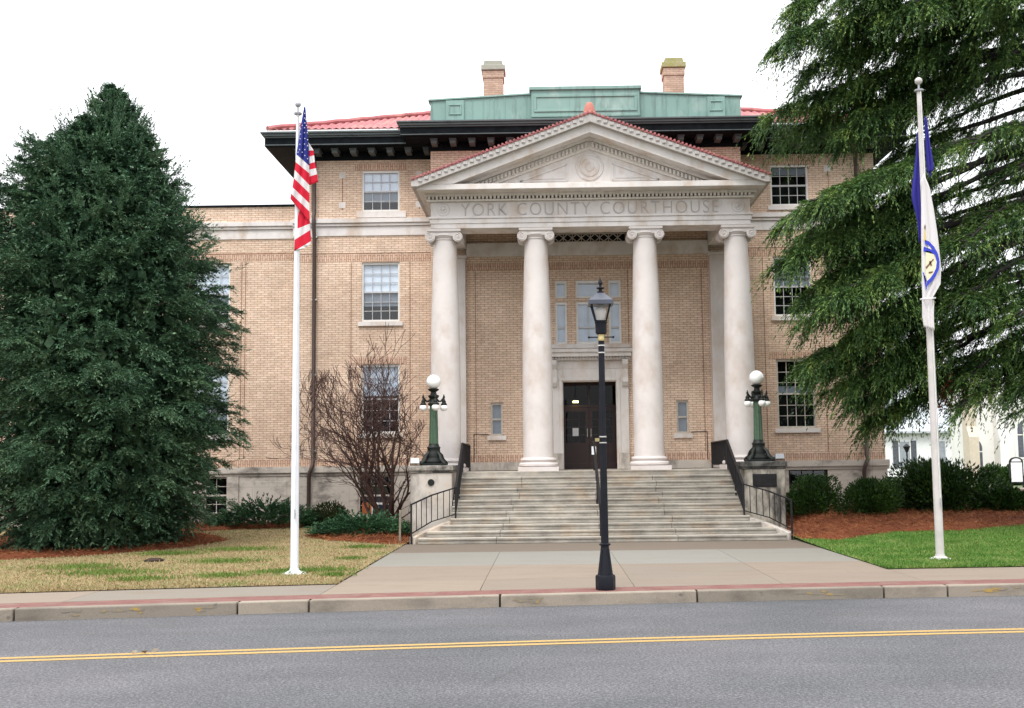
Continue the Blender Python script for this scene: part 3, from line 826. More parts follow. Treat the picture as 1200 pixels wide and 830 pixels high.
# ------------------------------------------------------------------ windows
def window(a, b, c, d, y, cols, rows_up, rows_lo, frame_m, blind=None, split=.5, dark=None, extra=None, sill=True, fw=.055, sillm=None):
    """double hung sash window set in its reveal"""
    yy = y+.10
    mb = MB(); mb.box(a, a+fw, yy-.05, yy+.05, c, d); mb.box(b-fw, b, yy-.05, yy+.05, c, d)
    mb.box(a+fw, b-fw, yy-.05, yy+.05, d-fw*1.3, d); mb.box(a+fw, b-fw, yy-.05, yy+.05, c, c+fw*1.2)
    w = part(mb, 'window', frame_m)
    a2, b2, c2, d2 = a+fw, b-fw, c+fw*1.2, d-fw*1.3; zm = c2+(d2-c2)*(1-split)
    mb = MB()
    mb.box(a2, b2, yy-.02, yy+.035, zm-.025, zm+.025)
    for z0, z1, rows, o in ((zm+.025, d2, rows_up, .0), (c2, zm-.025, rows_lo, .015)):
        if rows == 0: continue
        for i in range(1, cols):
            x = a2+(b2-a2)*i/cols; mb.box(x-.009, x+.009, yy-.012+o, yy+.012+o, z0, z1)
        for j in range(1, rows):
            z = z0+(z1-z0)*j/rows
            for i in range(cols):
                xa, xb = a2+(b2-a2)*i/cols+.0095, a2+(b2-a2)*(i+1)/cols-.0095
                mb.box(xa, xb, yy-.011+o, yy+.011+o, z-.009, z+.009)
    def sub(m_, n_, mt):
        o = m_.build(n_, mt, w); return o
    if mb.f: sub(mb, 'sash', M['muntin'] if frame_m is M['white'] else frame_m)
    q = MB(); q.face([(a2,yy+.02,c2),(b2,yy+.02,c2),(b2,yy+.02,d2),(a2,yy+.02,d2)]); sub(q, 'pane', M['glass'])
    if blind:
        for (z0, z1, mt) in blind:
            q = MB(); q.box(a2-.02, b2+.02, yy+.045, yy+.051, c2+(d2-c2)*z0, c2+(d2-c2)*z1); sub(q, 'blind', mt)
    if sill:
        q = MB(); q.box(a-.10, b+.10, y-.07, y+.09, c-.13, c-.002); o = sub(q, 'sill', sillm or M['lime'])
    return w
B1, B2 = M['blind'], M['blind_dk']
for a, b, c, d, kind, s in FW:
    if s < 0:
        if kind == 'top':
            w = window(a, b, c, d, YF, 4, 2, 2, M['white'], [(.47, 1.0, B1), (.21, .465, B2)], sill=False)
            q = MB(); q.box(a-.16, b+.20, YF-.05, YF+.09, c-.19, c-.002); q.build('sill', M['lime'], w)
        elif kind == 'mid': window(a, b, c, d, YF, 4, 3, 3, M['white'], [(.5, 1.0, B1), (.25, .495, B2)])
        else: window(a, b, c, d, YF, 4, 3, 3, M['white'], [(.55, 1.0, M['blind_mid'])])
    else:
        if kind == 'top': window(a, b, c, d, YF, 4, 2, 2, M['white'], [(.80, 1.0, B2)], sill=True)
        elif kind == 'mid': window(a, b, c, d, YF, 4, 3, 3, M['white'], [(.5, 1.0, B2)])
        else: window(a, b, c, d, YF, 4, 3, 3, M['frame_old'], [(.5, .62, B2)])
for a, b, c, d in WW: window(a, b, c, d, YW, 4, 3, 3, M['white'], [(.5, 1.0, B1), (.2, .495, B2)])
for a, b, c, d in SW: window(a, b, c, d, YP, 1, 1, 1, M['frame_old'], [(.0, 1, B2)], fw=.05)
for a, b, c, d in UW:
    two = (b-a) > .6 and d < 7
    window(a, b, c, d, YP, 2 if two else 1, 1, 1 if d < 7 else 0, M['white'], [(0, 1, M['blind_mid'])], split=.62 if d < 7 else .0, sill=False, fw=.06)
mb = MB(); mb.box(CX-1.14, CX+1.25, YP-.09, YP+.02, 5.235, 5.365); part(mb, 'window_ledge', M['lime'], bevel=.01)
# basement windows: left one holds an air conditioner and an orange board
a, b, c, d = BW[0]
w = window(a, b, c, d, YF-.06, 3, 2, 2, M['frame_old'], None, sill=False)
q = MB(); q.box(a+.12, a+.42, YF+.0, YF+.03, c+.02, c+.42); q.build('board', M['orange'], w)
ac = thing('air_conditioner', 'white window air conditioner in the basement window behind the bare tree', 'air conditioner', (a+.72, YF-.2, c+.03))
q = MB(); q.box(-.28,.28,0,.34,0,.38); q.build('casing', M['white'], ac, bevel=.01)
q = MB(); q.box(-.23,.23,-.012,.0,.05,.33)
for k in range(9): q.box(-.22,.22,-.022,-.012,.065+.029*k,.078+.029*k)
q.build('grille', M['navy'], ac)
a, b, c, d = BW[1]; window(a, b, c, d, YF-.06, 3, 1, 1, M['iron'], None, sill=False)
a, b, c, d = BWW[0]; window(a, b, c, d, YW-.06, 2, 2, 2, M['frame_old'], None, sill=False)

# ------------------------------------------------------------------ door
mb = MB()                                                       # vestibule, its shade put into near-black walls
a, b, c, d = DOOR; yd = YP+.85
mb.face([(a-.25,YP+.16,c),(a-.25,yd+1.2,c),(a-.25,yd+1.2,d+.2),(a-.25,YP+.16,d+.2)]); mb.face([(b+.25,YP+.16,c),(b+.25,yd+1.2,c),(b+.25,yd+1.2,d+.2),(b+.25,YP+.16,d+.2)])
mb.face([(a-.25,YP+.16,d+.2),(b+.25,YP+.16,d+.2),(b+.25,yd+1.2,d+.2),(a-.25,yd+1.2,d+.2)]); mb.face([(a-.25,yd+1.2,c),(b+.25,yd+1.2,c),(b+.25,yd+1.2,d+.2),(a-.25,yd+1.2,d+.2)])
part(mb, 'vestibule', M['shade_black'])
mb = MB(); mb.box(a+.3, a+.46, yd-.30, yd-.14, 3.66, 3.71); part(mb, 'ceiling_lamp', M['lit'])
q = MB(); q.box(a+.37, a+.39, yd-.23, yd-.21, 3.71, 4.44); part(q, 'lamp_stem', M['iron'])
mid = (a+b)/2
mb = MB(); mb.box(a-.1, b+.1, yd-.03, yd+.08, 3.52, 3.60); mb.box(a-.1,b+.1,yd-.03,yd+.08,4.18,4.44); mb.box(mid-.03,mid+.03,yd-.03,yd+.06,3.6,4.18)
tr = part(mb, 'transom', M['maroon'])
q = MB(); q.face([(a-.1,yd,3.6),(b+.1,yd,3.6),(b+.1,yd,4.18),(a-.1,yd,4.18)]); q.build('pane', M['door_glass'], tr)
for s in (-1, 1):
    x0, x1 = (mid-.80, mid-.004) if s < 0 else (mid+.004, mid+.80)
    mb = MB(); st = .10
    mb.box(x0, x0+st, yd-.025, yd+.025, PZ+.01, 3.515); mb.box(x1-st, x1, yd-.025, yd+.025, PZ+.01, 3.515)
    mb.box(x0+st, x1-st, yd-.025, yd+.025, 3.40, 3.515); mb.box(x0+st, x1-st, yd-.025, yd+.025, PZ+.01, PZ+.20)
    mb.box(x0+st, x1-st, yd-.025, yd+.025, 2.36, 2.46)
    mb.box(x0+st, x1-st, yd-.005, yd+.015, PZ+.20, 2.36)
    for k in range(1, 4): mb.box(x0+st+(x1-x0-2*st)*k/4-.012, x0+st+(x1-x0-2*st)*k/4+.012, yd-.02, yd-.005, PZ+.22, 2.34)
    for k in range(1, 3):
        xx = x0+st+(x1-x0-2*st)*k/3; mb.box(xx-.012, xx+.012, yd-.015, yd+.015, 2.46, 3.40)
    for k in range(1, 4):
        zz = 2.46+.94*k/4; mb.box(x0+st, x1-st, yd-.0155, yd+.0145, zz-.012, zz+.012)
    dr = part(mb, 'door', M['maroon'])
    q = MB(); q.face([(x0+st,yd,2.46),(x1-st,yd,2.46),(x1-st,yd,3.40),(x0+st,yd,3.40)]); q.build('pane', M['door_glass'], dr)
    hx = mid+s*.055
    q = MB(); q.tube([(hx,yd-.03,2.62),(hx,yd-.075,2.64),(hx,yd-.075,2.86),(hx,yd-.03,2.88)], .014, 8); q.build('handle', M['steel'], dr)
    if s < 0:
        q = MB(); q.box(x0+.30,x0+.48,yd-.032,yd-.028,2.66,2.90); q.build('notice', M['paper'], dr)
    else:
        q = MB(); q.box(x0+.36,x0+.39,yd-.04,yd-.026,2.92,3.28); q.build('fixture_glint', M['brass'], dr)  # brass strip standing in for the reflection of a lit fixture
# stone surround with brackets and hood
mb = MB()
mb.box(a-.37, a-.002, YP-.10, YP+.155, PZ, 4.62); mb.box(b+.002, b+.37, YP-.10, YP+.155, PZ, 4.62)
mb.box(a-.001, b+.001, YP-.10, YP+.155, 4.242, 4.62)
mb.box(a-.12, b+.12, YP-.135, YP-.101, 4.27, 4.36); mb.box(a-.12, a-.03, YP-.135, YP-.101, PZ, 4.27); mb.box(b+.03, b+.12, YP-.135, YP-.101, PZ, 4.27)
mb.box(a-.37, b+.37, YP-.08, YP+.02, 4.621, 4.87)
mb.box(a-.42, b+.42, YP-.20, YP+.02, 4.871, 4.95); 
x = a-.40
while x < b+.38: mb.box(x, x+.05, YP-.26, YP-.19, 4.90, 4.965); x += .09
mb.box(a-.45, b+.45, YP-.36, YP+.02, 4.966, 5.09); mb.box(a-.49, b+.49, YP-.42, YP+.02, 5.09, 5.19)
ds = part(mb, 'door_surround', M['lime'], bevel=.01)
q0 = None
for x in (a-.27, b+.27):
    q = MB(); q.prism_x([(YP-.10,4.87),(YP-.34,4.87),(YP-.34,4.74),(YP-.22,4.6),(YP-.22,4.35),(YP-.26,4.22),(YP-.18,4.10),(YP-.10,4.08)], x-.085, x+.085)
    q.build('scroll_bracket', M['lime'], ds, bevel=.01)
for x in (a-.33, b+.06):
    q = MB(); q.box(x, x+.30, YP-.22, YP-.101, PZ, 2.14); q.build('plinth_block', M['pedestal'], ds, bevel=.01)

# ------------------------------------------------------------------ portico
mb = MB(); mb.box(CX-4.62, CX+4.62, 30.08, YP-.001, .0, PZ-.012)
part(mb, 'portico_floor', M['step'])
for a, b in ((CX-4.6, DOOR[0]-.38), (DOOR[1]+.38, CX+4.6)):
    mb = MB(); mb.box(a, b, YP-.06, YP+.02, PZ, 1.899); part(mb, 'wall_plinth', M['pedestal'], bevel=.008)
mb = MB(); mb.box(DOOR[0]-.3, DOOR[1]+.3, YP-.12, YP+1.8, 1.4, PZ+.006); part(mb, 'threshold', M['step'])
for s_, x0, x1 in ((-1, CX-2.98, CX-3.42), (1, CX+2.98, CX+3.45)):
    q = MB(); q.tube([(x0, YP-.02, 2.72), (x1, YP-.02, 2.74), (x1, YP-.02, 1.9)], .012, 6); part(q, 'conduit', M['brown'])
YC = 30.66
def column_mesh():
    mb = MB(); prof = []
    for i in range(25):
        t = i/24; r = .412-.100*max(0, (t-.28)/.72)**1.7
        prof.append((r, 2.02+t*(7.98-2.02)))
    prof = [(.45,2.0),(.435,2.02)] + prof[0:] + [(.335,7.985),(.335,8.02),(.31,8.022)]
    mb.lathe(prof, n=40); return mb
def base_mesh():
    mb = MB(); mb.box(-.54,.54,-.54,.54,PZ-.01,1.77)
    mb.lathe([(.50,1.771),(.535,1.80),(.535,1.85),(.50,1.88),(.455,1.885),(.45,1.92),(.48,1.935),(.49,1.96),(.47,1.995),(.43,2.0)], n=40); return mb
def capital_mesh():
    mb = MB()
    mb.box(-.46,.46,-.40,.40,8.20,8.268); mb.box(-.42,.42,-.36,.36,8.165,8.199)
    mb.lathe([(.31,8.0),(.36,8.05),(.40,8.10),(.38,8.15)], n=32)
    for sx in (-1, 1):
        n = 22; cx_, cz_ = sx*.375, 8.055; r = .135
        poly = [(cx_+r*cos(2*pi*k/n), cz_+r*sin(2*pi*k/n)) for k in range(n)]
        mb.prism_y(poly, -.36, -.20); mb.prism_y(poly, .20, .36)
        mb.prism_y([(cx_+.095*cos(2*pi*k/n), cz_+.095*sin(2*pi*k/n)) for k in range(n)], -.2, .2)
        for yy in (-.365, .365):
            mb.tube([(cx_+sx*(.125-.10*t)*cos(pi/2-2*pi*1.8*t), yy, cz_+(.125-.10*t)*sin(pi/2-2*pi*1.8*t)) for t in fr(0, 1, 34)], .016, 6)
            mb.sphere((cx_, yy, cz_), .03, 10)
    mb.box(-.375,.375,-.355,-.30,8.075,8.165); mb.box(-.375,.375,.30,.355,8.075,8.165)
    mb.prism_y([(-.36,8.16),(.36,8.16),(.25,8.10),(-.25,8.10)], -.36, -.357)
    return mb
col0 = None
for x in (CX-4.01, CX-1.50, CX+1.50, CX+4.01):
    if col0 is None:
        col0 = column_mesh().build('column', M['column'], HB, smooth=40)
        base_mesh().build('column_base', M['column'], col0, smooth=40); capital_mesh().build('capital', M['column'], col0, smooth=35); c = col0
    else: c = copy_tree(col0, HB)
    c.matrix_parent_inverse = Matrix.Identity(4); c.location = (x-CX, YC-YF, 0)
pil0 = None
for s in (-1, 1):
    for xo in (4.01,):
        mb = MB(); x = CX+s*xo
        mb.box(x-.38, x+.38, YP-.20, YP+.01, 1.98, 7.96); mb.box(x-.44, x+.44, YP-.26, YP+.01, PZ, 1.98)
        mb.box(x-.43, x+.43, YP-.25, YP+.01, 7.96, 8.05)
        part(mb, 'pilaster', M['column'], bevel=.012)
# entablature: beams on four sides and a ceiling
mb = MB(); E0, E1 = 30.25, 31.06; hw = 4.36
def beam(x0, x1, y0, y1):
    mb.box(x0, x1, y0, y1, 8.27, 8.40); mb.box(x0-.025 if x0 < CX-4 else x0, x1+.025 if x1 > CX+4 else x1, y0-.025, y1, 8.401, 8.53)
    mb.box(x0-.06 if x0 < CX-4 else x0, x1+.06 if x1 > CX+4 else x1, y0-.06, y1, 8.531, 8.59)
    mb.box(x0, x1, y0, y1, 8.591, 9.0)
beam(CX-hw, CX+hw, E0, E1)
for s in (-1, 1):
    x0, x1 = sorted((CX+s*hw, CX+s*(hw-.75)))
    mb.box(x0, x1, E1+.001, YP-.001, 8.271, 8.999)
    x0, x1 = sorted((CX+s*(hw+.06), CX+s*(hw)))
    mb.box(x0, x1, E1+.001, YP-.001, 8.532, 8.589)
mb.box(CX-hw+.76, CX+hw-.76, YP-.16, YP-.001, 8.02, 8.42)
for x in (CX-1.5, CX+1.5): mb.box(x-.3, x+.3, E1+.001, YP-.17, 8.42, 8.9)
mb.box(CX-hw+.76, CX+hw-.76, E1+.001, YP-.001, 8.91, 8.99)
ent = part(mb, 'entablature', M['frieze'], bevel=.008)
q = MB()                                                        # dentils and cornice
x = CX-4.42
while x < CX+4.40: q.box(x, x+.062, E0-.15, E0-.005, 9.055, 9.125); x += .105
for s in (-1, 1):
    y = E0
    while y < YP-.1: q.box(CX+s*hw if s > 0 else CX-hw-.145, CX+hw+.145 if s > 0 else CX-hw, y, y+.062, 9.055, 9.125); y += .105
q.box(CX-hw-.10, CX+hw+.10, E0-.10, YP-.001, 9.001, 9.05); q.box(CX-hw-.17, CX+hw+.17, E0-.17, YP-.001, 9.126, 9.20)
q.build('dentil_course', M['dentil'], ent)
q = MB(); q.box(CX-4.68, CX+4.68, E0-.62, YP-.001, 9.201, 9.352); q.build('cornice', M['lime'], ent, bevel=.008)
q = MB()                                                        # pierced ceiling grille over the door bay
zz0, zz1 = 8.44, 8.66
x = CX-1.1
while x < CX+1.05:
    q.bar((x,YP-.1,zz0),(x+.26,YP-.1,zz1),.02,.025); q.bar((x+.26,YP-.08,zz0),(x,YP-.08,zz1),.02,.025); q.bar((x+.13,YP-.09,zz0),(x+.13,YP-.09,zz1),.02,.02); x += .27
q.box(CX-1.15,CX+1.15,YP-.11,YP-.06,zz0-.03,zz0); q.box(CX-1.15,CX+1.15,YP-.11,YP-.06,zz1,zz1+.03)
q.build('lattice_grille', M['frame_old'], ent)
q = MB(); q.box(CX-1.14, CX+1.14, YP-.045, YP-.003, 8.43, 8.68); q.build('grille_shade_slab', M['shade_black'], ent)  # dark slab stands in for the shade behind the lattice
# name in raised letters, darker tone standing in for the shade of incised cuts
def text_mesh(s, size, x, y, z, width, depth=.012, thin=-.008, space=1.0):
    cu = bpy.data.curves.new('lettering', 'FONT'); cu.body = s; cu.size = size; cu.extrude = depth; cu.offset = thin
    cu.align_x = 'CENTER'; cu.space_character = space; cu.space_word = 1.25
    o = bpy.data.objects.new('lettering', cu); COL.objects.link(o)
    dg = bpy.context.evaluated_depsgraph_get(); me = bpy.data.meshes.new_from_object(o.evaluated_get(dg))
    bpy.data.objects.remove(o)
    xs_ = [v.co.x for v in me.vertices]; k = width/(max(xs_)-min(xs_)); c = (max(xs_)+min(xs_))/2
    for v in me.vertices: v.co = ((v.co.x-c)*k + x, y - v.co.z, v.co.y + z)
    me.materials.clear(); return me
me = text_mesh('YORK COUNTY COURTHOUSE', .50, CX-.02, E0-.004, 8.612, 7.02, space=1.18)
gaps = sorted(v.co.x for v in me.vertices)
cuts = sorted(sorted(((b-a, (a+b)/2) for a, b in zip(gaps[:-1], gaps[1:])), reverse=True)[:2], key=lambda q: q[1])
cuts = [-99] + [c[1] for c in cuts] + [99]
for lo_, hi_ in zip(cuts[:-1], cuts[1:]):                       # one mesh per word
    ids = {}; vs, fs = [], []
    for p in me.polygons:
        pv = list(p.vertices)
        if lo_ < sum(me.vertices[i].co.x for i in pv)/len(pv) < hi_:
            for i in pv:
                if i not in ids: ids[i] = len(vs); vs.append(tuple(me.vertices[i].co))
            fs.append(tuple(ids[i] for i in pv))
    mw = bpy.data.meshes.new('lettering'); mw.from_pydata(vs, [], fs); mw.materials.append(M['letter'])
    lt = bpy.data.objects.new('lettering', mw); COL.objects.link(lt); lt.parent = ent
bpy.data.meshes.remove(me)
for x in (CX-4.02, CX+4.02):
    q = MB()
    q.tube([(x+.17*cos(2*pi*k/24), E0-.004, 8.795+.17*sin(2*pi*k/24)) for k in range(25)], .016, 6, caps=False)
    q.tube([(x+.085*cos(2*pi*k/16), E0-.004, 8.795+.10*sin(2*pi*k/16)) for k in range(17)], .014, 6, caps=False)
    q.sphere((x, E0, 8.795), .045, 10)
    q.build('medallion', M['frieze'], ent, smooth=40)

# pediment
def clipz(poly, zc):
    out = []
    for i in range(len(poly)):
        p, q_ = poly[i], poly[(i+1) % len(poly)]
        if p[1] >= zc: out.append(p)
        if (p[1] >= zc) != (q_[1] >= zc):
            t = (zc-p[1])/(q_[1]-p[1]); out.append((p[0]+t*(q_[0]-p[0]), zc))
    return out
SL = .368; ZA = 11.22; HW = 4.80
def rake(mb, top, bot, y0, y1, zc, w=HW, m=0):
    for s in (-1, 1):
        P = [(0, ZA-top), (s*w, ZA-top-SL*w), (s*w, ZA-bot-SL*w), (0, ZA-bot)]
        P = clipz(P, zc)
        if len(P) > 2: mb.prism_y([(CX+x, z) for x, z in P], y0, y1, m)
mb = MB(); mb.prism_y([(CX-4.45, 9.353), (CX+4.45, 9.353), (CX, ZA-.52)], E0+.02, E0+.25)
ped = part(mb, 'pediment', M['lime'])
q = MB(); rake(q, .045, .255, 29.46, YP, 9.26); q.build('raking_sima', M['sima'], ped)
n = 26; k0 = None
for s in (-1, 1):                                               # carved blocks along the sima
    for i in range(n):
        x = s*(.15+4.5*(i+.5)/n); z = ZA-.10-SL*abs(x)
        if k0 is None:
            q = MB(); q.box(-.05, .05, -.034, 0, -.055, .02); k0 = q.build('carved_block', M['sima'], ped); o = k0
        else: o = k0.copy(); COL.objects.link(o)
        o.location = (CX+x, 29.459, z)
q = MB(); rake(q, .258, .50, 29.62, YP, 9.353); q.build('raking_cornice', M['lime'], ped)
q = MB()
for s in (-1, 1):
    x = .06
    while x < 3.85:
        zt = ZA-.60-SL*x
        if zt-.12 > 9.36:
            vs = [(CX+s*x, zt), (CX+s*(x+.06), zt-SL*.06), (CX+s*(x+.06), zt-.12-SL*.06), (CX+s*x, zt-.12)]
            q.prism_y(vs, E0-.14, E0+.019)
        x += .105
rake(q, .501, .58, E0-.19, E0+.3, 9.353); rake(q, .581, .80, E0-.05, E0+.3, 9.353)
q.build('raking_dentils', M['dentil'], ped)
q = MB()
q.tube([(CX+.36*cos(2*pi*k/40), E0+.015, 9.93+.36*sin(2*pi*k/40)) for k in range(41)], .03, 8, caps=False)
q.tube([(CX+.25*cos(2*pi*k/40), E0+.015, 9.93+.25*sin(2*pi*k/40)) for k in range(41)], .025, 8, caps=False)
q.sphere((CX, E0+.16, 9.93), .2, 16)
for s in (-1, 1):
    T = [(-1.9*s, 9.55), (-.62*s, 9.55), (-.62*s, 10.02)]
    for i in range(3):
        p, r = T[i], T[(i+1) % 3]
        q.bar((CX+p[0], E0+.012, p[1]), (CX+r[0], E0+.012, r[1]), .04, .04)
    T = [(-1.55*s, 9.61), (-.70*s, 9.61), (-.70*s, 9.92)]
    q.prism_y([(CX+p[0], p[1]) for p in T], E0+.0, E0+.019)
q.build('tympanum_relief', M['frieze'], ped, smooth=40)
q = MB()
for s in (-1, 1):
    q.prism_y([(CX, ZA), (CX+s*HW, ZA-SL*HW), (CX+s*HW, ZA-.044-SL*HW), (CX, ZA-.044)], 29.44, YP+.3)
    n = 46
    for i in range(n):
        x = s*HW*(i+.5)/n; z = ZA-SL*abs(x)
        q.tube([(CX+x, 29.41, z+.008), (CX+x, YP, z+.008)], .036, 6)
q.build('pediment_tiles', M['tile'], ped)
q = MB(); q.lathe([(.19,0),(.20,.04),(.17,.07),(.16,.12),(.135,.22),(.105,.31),(.07,.355),(.02,.37)], CX, 29.75, 14, 0, ZA-.01)
q.build('finial', M['finial'], ped, smooth=50)

# downspouts
for x, m_ in ((-7.09, M['brown']), (2*CX+7.09, M['brown'])):
    q = MB()
    q.tube([(x,YF-.55,11.5),(x,YF-.16,11.15),(x,YF-.16,9.56),(x,YF-.22,9.46),(x,YF-.22,9.2),(x,YF-.10,8.8),(x,YF-.10,1.98),(x,YF-.20,1.86),(x-.10,YF-.20,1.62),(x-.11,YF-.17,1.5),(x-.11,YF-.17,.15)], .062, 8)
    dsp = part(q, 'downspout', m_, smooth=50)
    q = MB()
    for z in (8.85, 6.9, 4.6, 2.3): q.box(x-.09,x+.09,YF-.14,YF-.01,z,z+.035)
    q.build('pipe_strap', M['steel'], dsp)
# ------------------------------------------------------------------ steps, pedestals, rails
rs = random.Random(5)
st_ = thing('stone_steps', 'broad flight of weathered granite steps up to the portico', 'steps', (CX, 26.77, 0))
def child(mb, name, mats, par, **kw):
    """part modelled in world metres under a thing standing anywhere"""
    o = mb.build(name, mats, par, **kw)
    root = par
    if par.type == 'EMPTY': o.matrix_parent_inverse = Matrix.Translation(par.location).inverted()
    return o
RIS, TRD, N0 = .138, .30, 26.77
core = MB(); P = [(N0+.03, -.05)]
for k in range(12):
    P += [(N0+.03+TRD*k, RIS*(k+1)-.02), (N0+.03+TRD*(k+1), RIS*(k+1)-.02)]
P += [(N0+.03+TRD*12, -.05)]
core.prism_x(P, CX-3.6, CX+3.6); child(core, 'step_bed', M['moldcap'], st_)
for k in range(12):
    hw = (4.34, 4.16, 3.86)[k] if k < 3 else 3.66
    fy, z = N0+TRD*k, RIS*(k+1)
    js = sorted([CX-2.50+rs.uniform(-.05,.05)+.06*k+.07*(k % 2), CX+.0+rs.uniform(-.05,.05), CX+1.75+rs.uniform(-.06,.06)-.03*k+.08*(k % 2)])
    ed = [CX-hw]+js+[CX+hw]
    mb = MB()
    for a, b in zip(ed[:-1], ed[1:]):
        d = rs.uniform(-.006,.006)
        zt = z+rs.uniform(-.003,.003)
        mb.box(a+.004, b-.004, fy+.022+d, fy+.44, z-RIS+.004, zt-.052); mb.box(a+.004, b-.004, fy+d, fy+(.46 if k < 11 else .5), zt-.0515, zt)
    child(mb, 'step', M['step'], st_, bevel=.010)
for s, nm in ((-1, 'pale stained stone pedestal with a round medallion beside the steps'), (1, 'mould blackened stone pedestal with a dark plaque beside the steps')):
    x0, x1 = sorted((CX+s*4.73, CX+s*3.68)); xc = (x0+x1)/2
    pd = thing('lamp_pedestal', nm, 'pedestal', (xc, 29.3, 0), 'pedestals flanking the steps')
    mb = MB(); mb.box(x0, x1, 28.6, 30.07, 0, 1.655); child(mb, 'block', M['pedestal'] if s < 0 else M['pedestal_r'], pd, bevel=.02)
    mb = MB(); mb.box(x0-.02, x1+.02, 28.57, 30.06, 1.656, 1.71); mb.box(x0-.05, x1+.05, 28.53, 30.05, 1.711, 1.845)
    child(mb, 'cap', M['moldcap'] if s > 0 else M['pedestal_cap'], pd, bevel=.02)
    if s > 0:
        mb = MB(); mb.box(xc-.30, xc+.30, 28.575, 28.61, 1.20, 1.53); mb.box(xc-.27, xc+.27, 28.568, 28.576, 1.23, 1.50); child(mb, 'plaque', M['iron'], pd, bevel=.006)
    else:
        mb = MB(); n = 20; mb.prism_y([(xc+.0+.085*cos(2*pi*k/n), 1.42+.085*sin(2*pi*k/n)) for k in range(n)], 28.57, 28.605)
        child(mb, 'medallion', M['bronze'], pd, bevel=.008)
    # low stone kerb that sweeps out in front of the pedestal
    kb = MB(); pts = [(CX+s*3.68, 27.72, .50), (CX+s*3.95, 27.56, .40), (CX+s*4.25, 27.34, .28), (CX+s*4.50, 27.06, .16)]
    for p, q in zip(pts[:-1], pts[1:]):
        d = Vector((q[0]-p[0], q[1]-p[1], 0)).normalized(); nn = Vector((-d.y, d.x, 0))*.10
        vs = []
        for c in (p, q):
            c = Vector(c)
            vs += [(c.x+nn.x, c.y+nn.y, -.02), (c.x-nn.x, c.y-nn.y, -.02), (c.x-nn.x, c.y-nn.y, c.z), (c.x+nn.x, c.y+nn.y, c.z)]
        fs = [(0,1,2,3),(7,6,5,4),(0,4,5,1),(1,5,6,2),(2,6,7,3),(3,7,4,0)]
        kb.mesh(vs, fs if s < 0 else [f[::-1] for f in fs])
    child(kb, 'sweeping_kerb', M['pedestal'], pd, bevel=.01)

for s in (-1, 1):
    r_ = thing('iron_railing', 'black iron stair railing beside the ' + ('pale pedestal with the medallion' if s < 0 else 'dark pedestal with the plaque'), 'railing', (CX+s*3.5, 28.5, .5), 'black iron railings at the sides of the steps')
    X = CX+s*3.52
    top = [(X, 32.9, 2.40), (X, 30.05, 2.42), (X, 27.75, 1.30), (CX+s*4.08, 27.45, 1.13), (CX+s*4.52, 27.04, .93)]
    low = [(X, 32.9, 1.76), (X, 30.05, 1.76), (X, 27.75, .66), (CX+s*4.08, 27.45, .50), (CX+s*4.52, 27.04, .24)]
    mb = MB()
    for P in (top,):
        for p, q in zip(P[:-1], P[1:]): mb.bar(p, q, .05, .03)
    child(mb, 'handrail', M['iron'], r_)
    mb = MB()
    for p, q in zip(low[:-1], low[1:]): mb.bar(p, q, .03, .022)
    child(mb, 'bottom_rail', M['iron'], r_)
    mb = MB()
    for i in range(4):
        n = (24, 21, 4, 4)[i]
        for k in range(n):
            t = k/n; a = Vector(top[i]).lerp(Vector(top[i+1]), t); b = Vector(low[i]).lerp(Vector(low[i+1]), t)
            mb.bar(b, a, .018, .018)
    child(mb, 'balusters', M['iron'], r_)
    for (p, zb) in ((top[0], 1.655), (top[1], 1.655), ((X, 28.9, 1.87), 1.0), (top[2], .54), (top[4], .0)):
        mb = MB(); mb.bar((p[0], p[1]+.001, zb), (p[0], p[1]+.001, p[2]+.015), .04, .04); child(mb, 'post', M['iron'], r_)
r_ = thing('centre_handrail', 'thin black handrail up the middle of the steps with a white notice', 'handrail', (CX-.02, 28.4, .9))
x = CX-.02
top = [(x, 30.35, 2.42), (x, 30.1, 2.42), (x, 26.82, .98)]
mb = MB(); mb.tube(top+[(x, 26.74, .86), (x, 26.78, .74)], .024, 8); child(mb, 'handrail', M['iron'], r_, smooth=50)
mb = MB(); mb.tube([(x, 30.1, 2.05), (x, 26.85, .60)], .016, 8); child(mb, 'mid_rail', M['iron'], r_, smooth=50)
for y, z0, z1 in ((30.2, 1.65, 2.42), (28.5, .82, 1.73), (26.92, .13, 1.02)):
    mb = MB(); mb.tube([(x, y, z0), (x, y, z1)], .022, 8); child(mb, 'post', M['iron'], r_, smooth=50)
mb = MB(); mb.box(x-.075, x+.075, 30.14, 30.16, 2.06, 2.31); nt_ = child(mb, 'notice_board', M['iron'], r_)
mb = MB(); mb.box(x-.06, x+.06, 30.134, 30.139, 2.075, 2.295); mb.build('notice', M['paper'], nt_)

